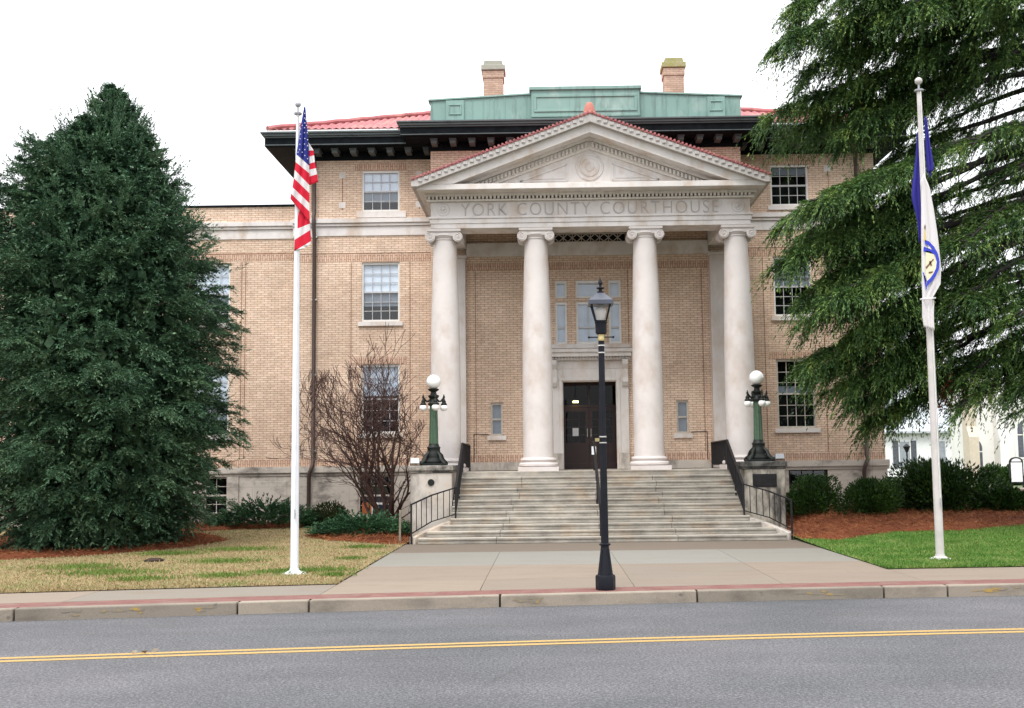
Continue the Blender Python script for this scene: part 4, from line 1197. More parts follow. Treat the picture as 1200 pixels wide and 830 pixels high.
# lamps with globes on the pedestals
def globe_lamp(x, y, z0, label):
    t = thing('globe_lamp_post', label, 'lamp post', (x, y, z0), 'globe lamp posts on the pedestals')
    mb = MB()
    mb.box(-.33,.33,-.33,.33,0,.06); mb.lathe([(.30,.06),(.31,.10),(.24,.16),(.20,.20),(.205,.28),(.17,.34),(.16,.42),(.18,.46),(.14,.50),(.125,.56)], n=16)
    for k in range(4):
        a = pi/4+pi/2*k
        mb.tube([(.16*cos(a),.16*sin(a),.34),(.25*cos(a),.25*sin(a),.26),(.30*cos(a),.30*sin(a),.14),(.40*cos(a),.40*sin(a),.06),(.44*cos(a),.44*sin(a),.02)], [.04,.05,.055,.06,.04], 8)
    mb.build('cast_base', M['bronze'], t, smooth=45)
    mb = MB(); n = 24                                            # fluted shaft
    rings = []
    for i in range(9):
        u = i/8; z = .56+.98*u; r = .122-.022*u
        rings.append([((r-.008*(k % 2))*cos(2*pi*k/n), (r-.008*(k % 2))*sin(2*pi*k/n), z) for k in range(n)] if False else [((r-.010*(k % 2))*cos(2*pi*k/(n)), (r-.010*(k % 2))*sin(2*pi*k/(n)), z) for k in range(n)])
    vs = [p for q in rings for p in q]; fs = [(i*n+k, i*n+(k+1) % n, (i+1)*n+(k+1) % n, (i+1)*n+k) for i in range(8) for k in range(n)]
    mb.mesh(vs, fs); mb.build('shaft', M['greenpost'], t)
    mb = MB(); mb.lathe([(.10,1.54),(.14,1.56),(.15,1.60),(.10,1.64),(.09,1.72),(.13,1.76),(.15,1.80),(.08,1.84),(.07,1.90),(.14,1.95),(.15,1.97),(.11,1.99)], n=16)
    mb.build('collar', M['bronze'], t, smooth=45)
    mb = MB(); mb.sphere((0,0,2.165), .188, 28); mb.build('globe', M['opal'], t, smooth=60)
    for k in range(4):
        a = radians(16)+pi/2*k; c, s = cos(a), sin(a)
        mb = MB(); q = lambda r, z: (r*c, r*s, z)
        mb.tube([q(.07,1.74),q(.13,1.66),q(.19,1.66),q(.24,1.72),q(.272,1.745)], [.026,.026,.024,.024,.022], 8)
        mb.lathe([(.022,1.62),(.05,1.63),(.055,1.66),(.03,1.69),(.02,1.74),(.035,1.76),(.02,1.80),(.008,1.84)], .272*c, .272*s, 12)
        mb.lathe([(.075,1.555),(.08,1.585),(.055,1.62),(.03,1.64)], .272*c, .272*s, 14)
        ar = mb.build('arm', M['bronze'], t, smooth=45)
        mb = MB(); mb.sphere((.272*c, .272*s, 1.49), .098, 20, sz=.92); mb.build('small_globe', M['opal'], ar, smooth=60)
    return t
globe_lamp(CX-4.2, 29.25, 1.845, 'green globe lamp on the pale pedestal near the bare tree')
globe_lamp(CX+4.2, 29.25, 1.845, 'green globe lamp on the dark pedestal with the plaque')
for x, lab in ((CX-4.62, 'small white floodlight on the outer corner of the pale pedestal'), (CX+4.62, 'small grey floodlight on the outer corner of the dark pedestal')):
    t = thing('floodlight', lab, 'floodlight', (x, 28.75, 1.845), 'floodlights on the pedestals')
    mb = MB(); mb.prism_x([(-.13,.06),(.10,.03),(.13,.17),(-.10,.19)], -.11, .11); mb.build('housing', M['gutter'] if x < 0 else M['alu'], t, bevel=.012)
    mb = MB(); mb.prism_x([(.101,.045),(.112,.045),(.135,.155),(.124,.155)], -.09, .09); mb.build('lens', M['glass'], t)
    mb = MB(); mb.bar((-.12,0,0),(-.12,0,.11),.02,.03); mb.bar((.12,0,0),(.12,0,.11),.02,.03); mb.box(-.13,.13,-.02,.02,0,.015); mb.build('bracket', M['iron'], t)

# ------------------------------------------------------------------ street lamp
t = thing('street_lamp', 'black street lamp with glass lantern on the pavement before the steps', 'street lamp', (.84, 17.13, 0))
mb = MB()
mb.lathe([(.145,0),(.15,.03),(.15,.19),(.14,.215),(.115,.225)], n=8); mb.lathe([(.115,.225),(.11,.26),(.085,.45),(.066,.60),(.062,.645)], n=16)
mb.lathe([(.06,.645),(.085,.655),(.088,.675),(.06,.69)], n=20)
for k in range(4):
    a = pi/4+k*pi/2; mb.bar((.112*cos(a),.112*sin(a),.24),(.068*cos(a),.068*sin(a),.60),.02,.02)
mb.build('lamp_base', M['lampblack'], t, smooth=40)
mb = MB(); n = 20; zs = (.69, 1.5, 2.6, 3.74)
rings = [[((.058-.013*i/3-.005*(k % 2))*cos(2*pi*k/n), (.058-.013*i/3-.005*(k % 2))*sin(2*pi*k/n), z) for k in range(n)] for i, z in enumerate(zs)]
mb.mesh([p for q in rings for p in q], [(i*n+k, i*n+(k+1) % n, (i+1)*n+(k+1) % n, (i+1)*n+k) for i in range(3) for k in range(n)])
mb.build('post', M['lampblack'], t)
for z in (3.55, 3.66, 2.18, 2.27):
    mb = MB(); mb.lathe([(.052,0),(.056,.003),(.056,.017),(.052,.02)], n=24, cz=z); mb.build('band', M['steel'], t, smooth=40)
mb = MB(); mb.box(-.12, -.055, -.02, .02, 2.21, 2.26); mb.build('bracket', M['brass'], t)
mb = MB(); mb.tube([(-.185,0,3.80),(.185,0,3.80)], .010, 8); mb.sphere((-.185,0,3.80), .019, 10); mb.sphere((.185,0,3.80), .019, 10); mb.build('ladder_bar', M['lampblack'], t, smooth=50)
mb = MB(); mb.lathe([(.056,3.74),(.06,3.78),(.05,3.80),(.055,3.84)], n=18); mb.build('collar', M['brass'], t, smooth=40)
mb = MB(); mb.lathe([(.06,3.84),(.085,3.86),(.088,4.0),(.098,4.03),(.07,4.05)], n=16)
mb.build('housing', M['lampblack'], t, smooth=40)
def frustum(mb, r0, r1, z0, z1, n=4, rot=pi/4):
    k0 = r0*sqrt(2); k1 = r1*sqrt(2)
    vs = [(k0*cos(rot+2*pi*i/n), k0*sin(rot+2*pi*i/n), z0) for i in range(n)] + [(k1*cos(rot+2*pi*i/n), k1*sin(rot+2*pi*i/n), z1) for i in range(n)]
    mb.mesh(vs, [(i, (i+1) % n, n+(i+1) % n, n+i) for i in range(n)])
    return vs
mb = MB(); frustum(mb, .078, .145, 4.05, 4.305); mb.build('lantern_glass', M['lamp_glass'], t)
mb = MB(); vs = frustum(MB(), .080, .147, 4.045, 4.31)
for i in range(4): mb.bar(vs[i], vs[4+i], .016, .016); mb.bar(vs[i], vs[(i+1) % 4], .016, .016); mb.bar(vs[4+i], vs[4+(i+1) % 4], .018, .018)
mb.build('lantern_frame', M['lampblack'], t)
mb = MB(); mb.lathe([(.05,4.055),(.058,4.08),(.085,4.20),(.07,4.25),(.03,4.27)], n=20); mb.build('refractor', M['opal_lamp'], t, smooth=50)
mb = MB(); k = 1.0
mb.box(-.19,.19,-.19,.19,4.29,4.355); frustum(mb, .185, .09, 4.355, 4.44); frustum(mb, .09, .055, 4.44, 4.475); mb.box(-.055,.055,-.055,.055,4.474,4.478)
mb.build('lantern_roof', M['lamp_roof'], t, bevel=.008)
mb = MB(); mb.lathe([(.05,4.478),(.052,4.50),(.028,4.515),(.026,4.535),(.062,4.55),(.06,4.565),(.022,4.585),(.018,4.61),(.036,4.625),(.034,4.645),(.012,4.70),(.003,4.725)], n=16); mb.build('finial', M['lampblack'], t, smooth=45)

# ------------------------------------------------------------------ flagpoles and flags
def flagpole(x, y, h, r0, r1, m, lab, truck):
    t = thing('flagpole', lab, 'flagpole', (x, y, g(x, y)))
    mb = MB(); mb.tube([(0,0,0),(0,0,h*.33),(0,0,h*.66),(0,0,h)], [r0, r0*.92, (r0+r1)/2, r1], 18); mb.build('pole', m, t, smooth=60)
    mb = MB(); mb.lathe([(r0+.14,0),(r0+.135,.02),(r0+.05,.05),(r0+.01,.07),(r0+.008,.10)], n=20); mb.build('base_collar', m, t, smooth=50)
    mb = MB(); mb.lathe([(r1+.005,h-.01),(r1+.04,h+.0),(r1+.045,h+.03),(.02,h+.05),(.018,h+.14)], n=14); mb.build('truck', M['alu'], t, smooth=50)
    mb = MB(); mb.sphere((0,0,h+.14+truck*.9), truck, 18); mb.build('ball', M['alu'] if truck < .07 else M['poleR'], t, smooth=60)
    mb = MB(); mb.tube([(r0*.3,-r0-.012,1.15),(r0*.3,-(r0+r1)/2-.01,h*.5),(r1*.3,-r1-.012,h+.01)], .006, 5); mb.build('halyard', M['gutter'], t)
    mb = MB(); mb.bar((r0*.3,-r0+.005,1.05),(r0*.3,-r0-.03,1.05),.02,.03); mb.bar((r0*.3,-r0-.03,.97),(r0*.3,-r0-.03,1.13),.016,.02); mb.build('cleat', M['alu'], t)
    return t
flagpole(-4.48, 20.03, 8.28, .073, .030, M['poleL'], 'white flagpole with the striped flag standing on the tan lawn', .055)
flagpole(7.30, 21.36, 8.98, .078, .044, M['poleR'], 'chalky grey flagpole with the blue and white flag on the green lawn', .072)

# the photograph's own camera, to measure the hanging cloth in metres
CAMZ = 1.93
_F, _PX, _PY = 1320., 630., 415.
_Y = Vector((12., -125., -_F)).normalized(); _Z = Vector((1, .0125, 0)).cross(_Y).normalized(); _X = _Y.cross(_Z)
CAMROWS = (_X, _Y, _Z)
def at(px, py, D):
    c = Vector((px-_PX, -(py-_PY), -_F)); r = Vector((_X.dot(c), _Y.dot(c), _Z.dot(c))); q = D/r.y
    return Vector((r.x*q, D, CAMZ+r.z*q))

def cloth(rows, D, mats_rows, nx=14, fold=.05, waves=2.2, ph=0., ny=4):
    """rows: [(left px, left py, right px, right py)], bands between them; returns vs, fs, mi"""
    vs, fs, mi = [], [], []
    R = []
    for j in range(len(rows)-1):
        for s in range(ny):
            t = s/ny; a, b = rows[j], rows[j+1]; R.append(([a[q]+(b[q]-a[q])*t for q in range(4)], mats_rows[j]))
    R.append((list(rows[-1]), None))
    for j, (r, _) in enumerate(R):
        for i in range(nx+1):
            u = i/nx; px = r[0]+(r[2]-r[0])*u; py = r[1]+(r[3]-r[1])*u
            w = fold*min(1., abs(r[2]-r[0])/12.)
            vs.append(at(px, py, D + w*sin(2*pi*waves*u+ph+.10*j) + .4*w*sin(2*pi*waves*1.9*u+1.3+.05*j)))
    for j in range(len(R)-1):
        for i in range(nx):
            fs.append((j*(nx+1)+i, (j+1)*(nx+1)+i, (j+1)*(nx+1)+i+1, j*(nx+1)+i+1)); mi.append(R[j][1])
    return vs, fs, mi
def cloth_obj(name, panels, mats, par=None, thick=.003):
    vs, fs, mi = [], [], []
    for a, b, c in panels:
        n = len(vs); vs += a; fs += [tuple(n+k for k in f) for f in b]; mi += c
    me = bpy.data.meshes.new(name); me.from_pydata([tuple(v) for v in vs], [], fs)
    for q in mats: me.materials.append(q)
    me.polygons.foreach_set('material_index', mi); me.polygons.foreach_set('use_smooth', [True]*len(fs)); me.update()
    o = bpy.data.objects.new(name, me); COL.objects.link(o)
    if par: o.parent = par
    md = o.modifiers.new('cloth thickness', 'SOLIDIFY'); md.thickness = thick; md.offset = 0
    return o
def zp(x, y): return (320+x/3.952, 95+y/3.952)
def row(a, b, c, d): return (*zp(a, b), *zp(c, d))
MF = [M['flag_blue'], M['flag_white'], M['flag_red']]
DA = 20.03-.11
A = cloth([row(144,118,150,122), row(131,190,158,215), row(121,262,163,290), row(108,340,167,392),
           row(105,376,168,428), row(100,412,168,482), row(96,450,168,520), row(90,492,168,566), row(83,522,168,604), row(80,546,166,652)], DA, [0,0,0,1,2,1,2,1,2], fold=.03)
B = cloth([row(160,284,166,288), row(164,322,187,322), row(164,352,190,344), row(164,384,194,376), row(164,412,199,404), row(164,444,204,432), row(166,484,208,468)], DA+.07, [1,2,1,2,1,2], nx=6, fold=.02)
C_ = cloth([row(122,600,168,606), row(116,625,170,650), row(108,686,172,660), row(100,736,173,690), row(98,788,176,742), row(140,778,172,756)], DA+.05, [2,2,1,2,1], nx=8, fold=.02)
us = tag(cloth_obj('united_states_flag', [A, B, C_], MF), 'red white and blue striped flag with white stars hanging limp on the white pole', 'flag')
mb = MB()
for (zx, zy) in ((147,150),(147,172),(147,194),(151,178),(128,222),(146,216),(155,206),(127,246),(146,240),(159,240),(125,268),(147,266),(124,293),(146,292),(160,272),(123,318),(147,318),(147,345),(159,300),(115,330),(135,330),(160,360),(135,206)):
    px, py = zp(zx, zy); pts = []
    for k in range(10):
        rr = (3.9 if k % 2 == 0 else 1.6)/3.952; a = -pi/2+pi*k/5
        pts.append(at(px+rr*cos(a)*.85, py+rr*sin(a), DA-.055))
    mb.face(pts[::-1])
mb.build('stars', M['flag_white'], us)

def zq(x, y): return (1050+x/5.19, 80+y/5.19)
def zr(x, y): return (1050+x/4.611, 220+y/4.611)
DB = 21.36
rb = lambda f, a, b, c, d: (*f(a, b), *f(c, d))
BL = cloth([rb(zq,128,390,140,380), rb(zq,118,540,150,540), rb(zq,95,740,152,740), rb(zr,84,60,140,20), rb(zr,113,175,140,175), rb(zr,124,300,142,300)], DB+.16, [0,0,0,0,0], nx=8, fold=.03)
BR_ = cloth([rb(zq,172,290,188,310), rb(zq,176,420,205,440), rb(zq,182,560,232,600), rb(zq,190,640,226,622)], DB+.14, [0,0,0], nx=8, fold=.03)
BR2 = cloth([rb(zq,196,600,216,600), rb(zq,204,668,214,655)], DB+.17, [0], nx=4, fold=.01)
WH = cloth([rb(zq,146,690,170,640), rb(zr,138,0,182,0), rb(zr,136,110,203,110), rb(zr,136,260,226,260), rb(zr,138,430,244,430), rb(zr,140,520,241,520), rb(zr,142,590,196,598),
            rb(zr,140,612,206,612), rb(zr,142,700,204,700), rb(zr,150,752,208,772)], DB-.16, [1]*9, nx=10, fold=.02)
cf = tag(cloth_obj('county_flag', [BL, BR_, BR2, WH], [M['flag_purple'], M['flag_white']]), 'furled blue and white flag with a blue ring emblem on the grey pole', 'flag')
mb = MB(); DE = DB-.205
def fl(P, m): mb.face([at(*zr(x, y), DE) for x, y in P][::-1], m)
O = [(155,282),(178,290),(205,318),(226,355),(236,400),(232,440),(214,480),(190,510),(166,535)]
I = [(158,306),(176,312),(196,332),(213,364),(220,402),(216,436),(202,466),(184,490),(168,505)]
for i in range(len(O)-1): fl([O[i], O[i+1], I[i+1], I[i]], 0)
fl([(160,340),(186,345),(205,362)] + I[4:] + [(160,470)], 1)
fl([(148,345),(150,318),(200,338),(212,362)], 0); fl([(166,330),(178,318),(194,334)], 2)
fl([(150,480),(158,476),(167,535),(163,560)], 0); fl([(142,455),(150,460),(164,500),(163,520)], 0)
fl([(150,285),(154,200),(160,240),(163,290)], 3); fl([(152,215),(157,195),(161,212),(157,232)], 4)
mb2 = mb; DE = DB-.212
fl([(160,430),(176,412),(200,385),(206,388),(180,420),(164,440)], 4); fl([(176,455),(200,452),(198,460),(178,464)], 4); fl([(178,400),(186,395),(196,420),(188,424)], 4)
mb.build('emblem', [M['flag_blue2'], M['flag_yellow'], M['flag_white'], M['flag_gold'], M['flag_brown']], cf)
mb = MB(); mb.tube([at(*zr(132,604), DB-.10), at(*zr(160,600), DB-.235), at(*zr(190,600), DB-.235), at(*zr(212,596), DB-.1)], .016, 6); mb.build('tie_cord', M['flag_white'], cf)

# ------------------------------------------------------------------ small things on the ground
t = thing('wooden_stake', 'short grey wooden stake standing in the juniper beside the steps', 'stake', (-3.55, 27.1, 0))
mb = MB(); mb.bar((0,0,0),(.01,0,.80),.05,.05); mb.build('post', M['wood'], t, bevel=.006)
t = thing('utility_cover', 'small rusty brown utility cover lying in the tan lawn', 'cover', (-7.95, 22.9, .02))
mb = MB(); mb.lathe([(.17,0),(.17,.03),(.15,.04)], n=18); mb.lathe([(.13,.04),(.13,.05)], n=18); mb.build('lid', M['brown'], t, smooth=40)
mb = MB(); mb.lathe([(.20,-.01),(.20,.022),(.172,.024)], n=18); mb.build('ring', M['iron'], t, smooth=40)
q = quads('dry_leaf', leaves(np.array([[-4.72,12.86,-.15],[-4.60,12.88,-.155],[-4.50,12.90,-.15]]), np.array([[1,.1,.1],[.8,-.3,.2],[.7,.5,.15]]), .10, .05), M['wood'])
tag(q, 'curled dry brown leaf lying on the yellow centre line', 'leaf')
# ------------------------------------------------------------------ vegetation
M['fir'] = leaf_mat('dark_blue_green_needles', [(.05, (.018,.044,.026)), (.38, (.046,.105,.058)), (.66, (.095,.18,.098)), (.95, (.21,.31,.165))], .12, .5)
M['cedar'] = leaf_mat('cedar_needles', [(.05, (.018,.042,.018)), (.38, (.046,.102,.034)), (.64, (.115,.21,.055)), (.93, (.33,.42,.11))], .22, .5)
M['juniper'] = leaf_mat('juniper_needles', [(.05, (.014,.040,.022)), (.5, (.038,.105,.048)), (.95, (.09,.19,.08))], .15)
M['azalea'] = leaf_mat('dark_olive_leaves', [(.05, (.012,.022,.010)), (.5, (.034,.055,.018)), (.86, (.075,.10,.035)), (.97, (.30,.26,.12))], .2)
M['shrub'] = leaf_mat('dark_green_shrub_leaves', [(.05, (.010,.028,.008)), (.5, (.028,.070,.014)), (.95, (.085,.155,.028))], .2, .4)
M['rhodo'] = leaf_mat('glossy_shrub_leaves', [(.05, (.008,.020,.007)), (.5, (.022,.055,.012)), (.95, (.075,.145,.028))], .15, .35)
M['deadneedle'] = leaf_mat('dead_rust_needles', [(.1, (.10,.03,.015)), (.9, (.30,.11,.05))], .2)

def sprays(base, direc, length, per, L_, W_, rng, spread=.75, up=.0, droop=.25):
    """needle sprays: base (n,3), direction (n,3), length (n,) -> leaf quads along each drooping stem"""
    n = len(base); d = unit(direc)
    t = rng.uniform(.05, 1.0, (n, per)); ln = np.asarray(length).reshape(-1,1)
    P = base[:,None,:] + d[:,None,:]*(t*ln)[...,None]
    P[...,2] -= droop*ln*t**2
    side = rng.normal(size=(n, per, 3)); side -= (side*d[:,None,:]).sum(-1, keepdims=True)*d[:,None,:]
    side = unit(side); side[...,2] *= .55
    dirs = d[:,None,:]*.75 + side*spread
    dirs[...,2] += up - droop*1.2*t
    k = n*per
    ll = rng.uniform(.7, 1.25, k)*L_*(1.1-.45*t.ravel()); ww = rng.uniform(.8, 1.2, k)*W_
    fl = np.zeros((k,3)); fl[:,2] = 1
    return leaves(P.reshape(-1,3), dirs.reshape(-1,3), ll, ww, flat=fl, rng=rng)

# --- the big evergreen on the left
rng = np.random.default_rng(17)
TX, TY = -10.6, 26.9
t = thing('evergreen_tree', 'huge dark blue green conical evergreen on the tan lawn', 'tree', (TX, TY, 0))
ZR = np.array([.2,.85,1.65,3.0,4.85,6.1,7.3,8.1,8.9,9.3,9.75,10.2,10.65,11.1]); RR = np.array([1.9,2.5,3.0,3.12,3.1,2.82,2.5,1.98,1.62,1.32,1.0,.66,.38,.12])
ZL = np.array([.2,1,3,5,7,8.5,9.3,9.6,9.9,10.3,10.7,10.9]); RL = np.array([2.2,3.0,3.5,3.4,3.0,2.6,2.2,1.8,1.15,.6,.3,.02])
def crown_r(z, p):
    w = .5-.5*np.cos(p); w = w*w*(3-2*w)
    r = np.interp(z, ZR, RR)*(1-w)+np.interp(z, ZL, RL)*w
    return r*(1+.05*np.sin(p*3+z*1.3)+.04*np.sin(p*5-z*2.1+1))
def Rz(z): return float(np.interp(z, ZR, RR))
nb = 760
zz = rng.uniform(.1, 10.85, nb*5); ph = rng.uniform(0, 2*pi, nb*5); keep = rng.uniform(0, 1, nb*5) < (crown_r(zz, ph)+.30)/3.6
zz, ph = np.concatenate([zz[keep][:nb], rng.uniform(9.2, 11.0, 80)]), np.concatenate([ph[keep][:nb], rng.uniform(0, 2*pi, 80)]); nb = len(zz)
R = crown_r(zz, ph)*np.where(rng.uniform(0, 1, nb) < .45, rng.uniform(.96, 1.08, nb), rng.uniform(.70, .95, nb))
out = np.stack([np.cos(ph), np.sin(ph), np.zeros(nb)], 1); tan_ = np.stack([-np.sin(ph), np.cos(ph), np.zeros(nb)], 1)
rise = np.interp(zz, [0,2,5,8,9.5,10.6], [-.12,.02,.18,.45,.8,1.5])+rng.normal(size=nb)*.12
ax = out.copy(); ax[:,2] = rise; ax = unit(ax+tan_*rng.normal(size=(nb,1))*.22)
tip = out*R[:,None]; tip[:,2] = zz+rise*.15
blen = np.minimum(rng.uniform(.9, 1.5, nb), .25+R*.8)
V = []
for k in range(40):
    u = rng.uniform(0, 1, nb)**.8; sd = np.where(rng.uniform(0, 1, nb) < .5, -1., 1.)*rng.uniform(.25, 1.15, nb)
    base = tip-ax*(blen*(1-u))[:,None]; base[:,2] += .10*np.sin(u*pi)*blen-.10*u**2*blen
    d = ax*1.0+tan_*sd[:,None]; d[:,2] += rng.normal(size=nb)*.30+.10
    V.append(sprays(base, d, np.maximum(blen*rng.uniform(.28, .46, nb)*(1.15-.6*u), rng.uniform(.14, .24, nb)), 18, .088, .021, rng, spread=.62, droop=.40))
# free leading shoots that break the outline
nf = 300; zf = np.concatenate([rng.uniform(6.5, 10.6, 220), rng.uniform(1.5, 6.5, 50), rng.uniform(9.9, 10.9, 30)]); pf = rng.uniform(0, 2*pi, nf)
of = np.stack([np.cos(pf), np.sin(pf), np.zeros(nf)], 1); bf = of*(crown_r(zf, pf)*rng.uniform(.78, .98, nf))[:,None]; bf[:,2] = zf
df = of*.7; df[:,2] = np.interp(zf, [1, 6, 9, 10.9], [.05, .45, 1.0, 2.4])
for k in range(4):
    V.append(sprays(bf+rng.normal(size=(nf,3))*.05, df+rng.normal(size=(nf,3))*.16, rng.uniform(.35, .70, nf), 30, .085, .020, rng, spread=.5, droop=.10))
# inner mass so the crown is not see-through
ni = 13000; zi = rng.uniform(.15, 10.2, ni); pi_ = rng.uniform(0, 2*pi, ni); ri = crown_r(zi, pi_)*np.sqrt(rng.uniform(.04, .60, ni))
V.append(None); nj = 7000; zj = rng.uniform(.2, 10.0, nj); pj_ = rng.uniform(0, 2*pi, nj); rj = crown_r(zj, pj_)*np.sqrt(rng.uniform(.0, .40, nj))
bj = np.stack([rj*np.cos(pj_), rj*np.sin(pj_), zj], 1); dj = rng.normal(size=(nj,3)); V[-1] = leaves(bj, dj, .42, .24, rng=rng)
bi = np.stack([ri*np.cos(pi_), ri*np.sin(pi_), zi], 1); di = np.stack([np.cos(pi_), np.sin(pi_), rng.normal(size=ni)*.4], 1)
V.append(sprays(bi, di, np.full(ni, .42), 10, .14, .048, rng))
quads('crown', np.concatenate(V), M['fir'], t)
mb = MB(); mb.tube([(0,0,0),(.03,0,3),(0,.02,7),(.02,0,10.4)], [.28,.22,.12,.02], 10)
for k in range(70):
    z = .4+9*k/70; a = k*2.4; r = float(Rz(z))*.82
    mb.tube([(.05*cos(a),.05*sin(a),z),(r*.5*cos(a),r*.5*sin(a),z+.12),(r*cos(a),r*sin(a),z+.1+.25*z/10)], [.05*(1-z/13),.03*(1-z/13),.008], 5)
mb.build('trunk', M['bark'], t, smooth=60)

# --- the cedar on the right
rng = np.random.default_rng(29)
t = thing('cedar_tree', 'spreading cedar with drooping feathery boughs behind the grey flagpole', 'tree', (13.4, 27.4, g(13.4, 27.4)))
WX, WY, WZ = t.location
wood = MB(); CV = []; DV = []
def path_eval(pts, tt):
    pts = np.asarray(pts); s = np.linspace(0, 1, len(pts))
    return np.stack([np.interp(tt, s, pts[:,k]) for k in range(3)], -1)
def bezier(p0, p1, p2, p3, n=14):
    tt = np.linspace(0, 1, n)[:,None]
    return (1-tt)**3*p0+3*(1-tt)**2*tt*p1+3*(1-tt)*tt**2*p2+tt**3*p3
def limb(z0, tipp, r0=.13, wid=1.2, s0=.25, dens=1.0, arch=.35, droop=.55, hang=.45, dead=False):
    p0 = np.array([13.4, 27.4, z0]); p3 = np.array(tipp, float); d = p3-p0
    p1 = p0+d*.35+np.array([0,0,arch+abs(d[2])*.12 - .35*d[2]*0]); p2 = p0+d*.75+np.array([0,0,arch])
    pts = bezier(p0, p1, p2, p3, 16)
    pts[1:-1] += np.cumsum(rng.normal(size=(14,3))*.03, 0)*np.sin(np.linspace(.2, 2.9, 14))[:,None]
    Lh = np.linalg.norm(d)
    wood.tube([tuple(p-np.array([WX,WY,WZ])) for p in pts], list(np.linspace(r0, .014, 16)), 7)
    thin = .62 if (tipp[0] > 8.3 and tipp[2] > 7) else 1.
    nl = int(Lh*(1-s0)*7.0*dens*thin)
    for q in rng.uniform(.10, s0, 7):                            # bare twigs on the shaded inner limb, a few still green
        b = path_eval(pts, np.array([q]))[0]; dr = unit(rng.normal(size=3)+d/Lh*1.2); dr[2] = dr[2]*.4-.15; u = np.linspace(0, 1, 5); ll = rng.uniform(.5, 1.2)
        lp = b+dr*(u*ll)[:,None]+rng.normal(size=(5,3))*.03*u[:,None]; lp[:,2] -= .35*ll*u**2
        wood.tube([tuple(p-np.array([WX,WY,WZ])) for p in lp], list(np.linspace(.020, .005, 5)), 4, caps=False)
        if rng.uniform() < .6:
            tb = path_eval(lp, rng.uniform(.4, 1, 7)); td = np.tile(dr, (7,1))+rng.normal(size=(7,3))*.35; td[:,2] -= .6
            CV.append(sprays(tb, td, rng.uniform(.2, .5, 7), 16, .115, .022, rng, spread=.45, droop=.5))
    tt = np.sort(rng.uniform(s0, 1.0, nl))
    hd = np.array([d[0], d[1], 0]); hd /= np.linalg.norm(hd); sd = np.array([-hd[1], hd[0], 0])
    for i, q in enumerate(tt):
        b = path_eval(pts, np.array([q]))[0]
        side = 1 if i % 2 else -1
        ll = wid*rng.uniform(.55, 1.1)*(1.0-.62*max(0, (q-.45)/.55))*(min(1, .45+(q-s0)*2.2))
        dr = hd*rng.uniform(.25, .85)+sd*side*rng.uniform(.55, 1.05); dr /= np.linalg.norm(dr)
        m = 7; u = np.linspace(0, 1, m)
        lp = b+dr*(u*ll)[:,None]; lp[:,2] += .10*ll*u - (droop+rng.uniform(0,.3))*ll*u**2 + rng.normal()*.10*u
        wood.tube([tuple(p-np.array([WX,WY,WZ])) for p in lp], list(np.linspace(.022, .005, m)), 4, caps=False)
        # hanging twigs along the lateral
        nt = max(6, int(ll*34*(.7 if b[0] > 9.3 else 1))); uu = rng.uniform(.08, 1.0, nt)
        tb = path_eval(lp, uu)
        td = dr*rng.uniform(.25, .8, (nt,1))+hd*rng.uniform(-.1, .5, (nt,1))+rng.normal(size=(nt,3))*.28; td[:,2] = -rng.uniform(.15, 1.0, nt)*hang*1.6+.12
        CV.append(sprays(tb, td, rng.uniform(.30, .80, nt), 20, .125, .023, rng, spread=.42, droop=.60))
        nt2 = max(3, int(nt*.6)); tb2 = path_eval(lp, rng.uniform(.2, 1.0, nt2)); td2 = dr+rng.normal(size=(nt2,3))*.4; td2[:,2] *= .4
        CV.append(sprays(tb2, td2, rng.uniform(.20, .45, nt2), 16, .115, .023, rng, spread=.7, droop=.3))
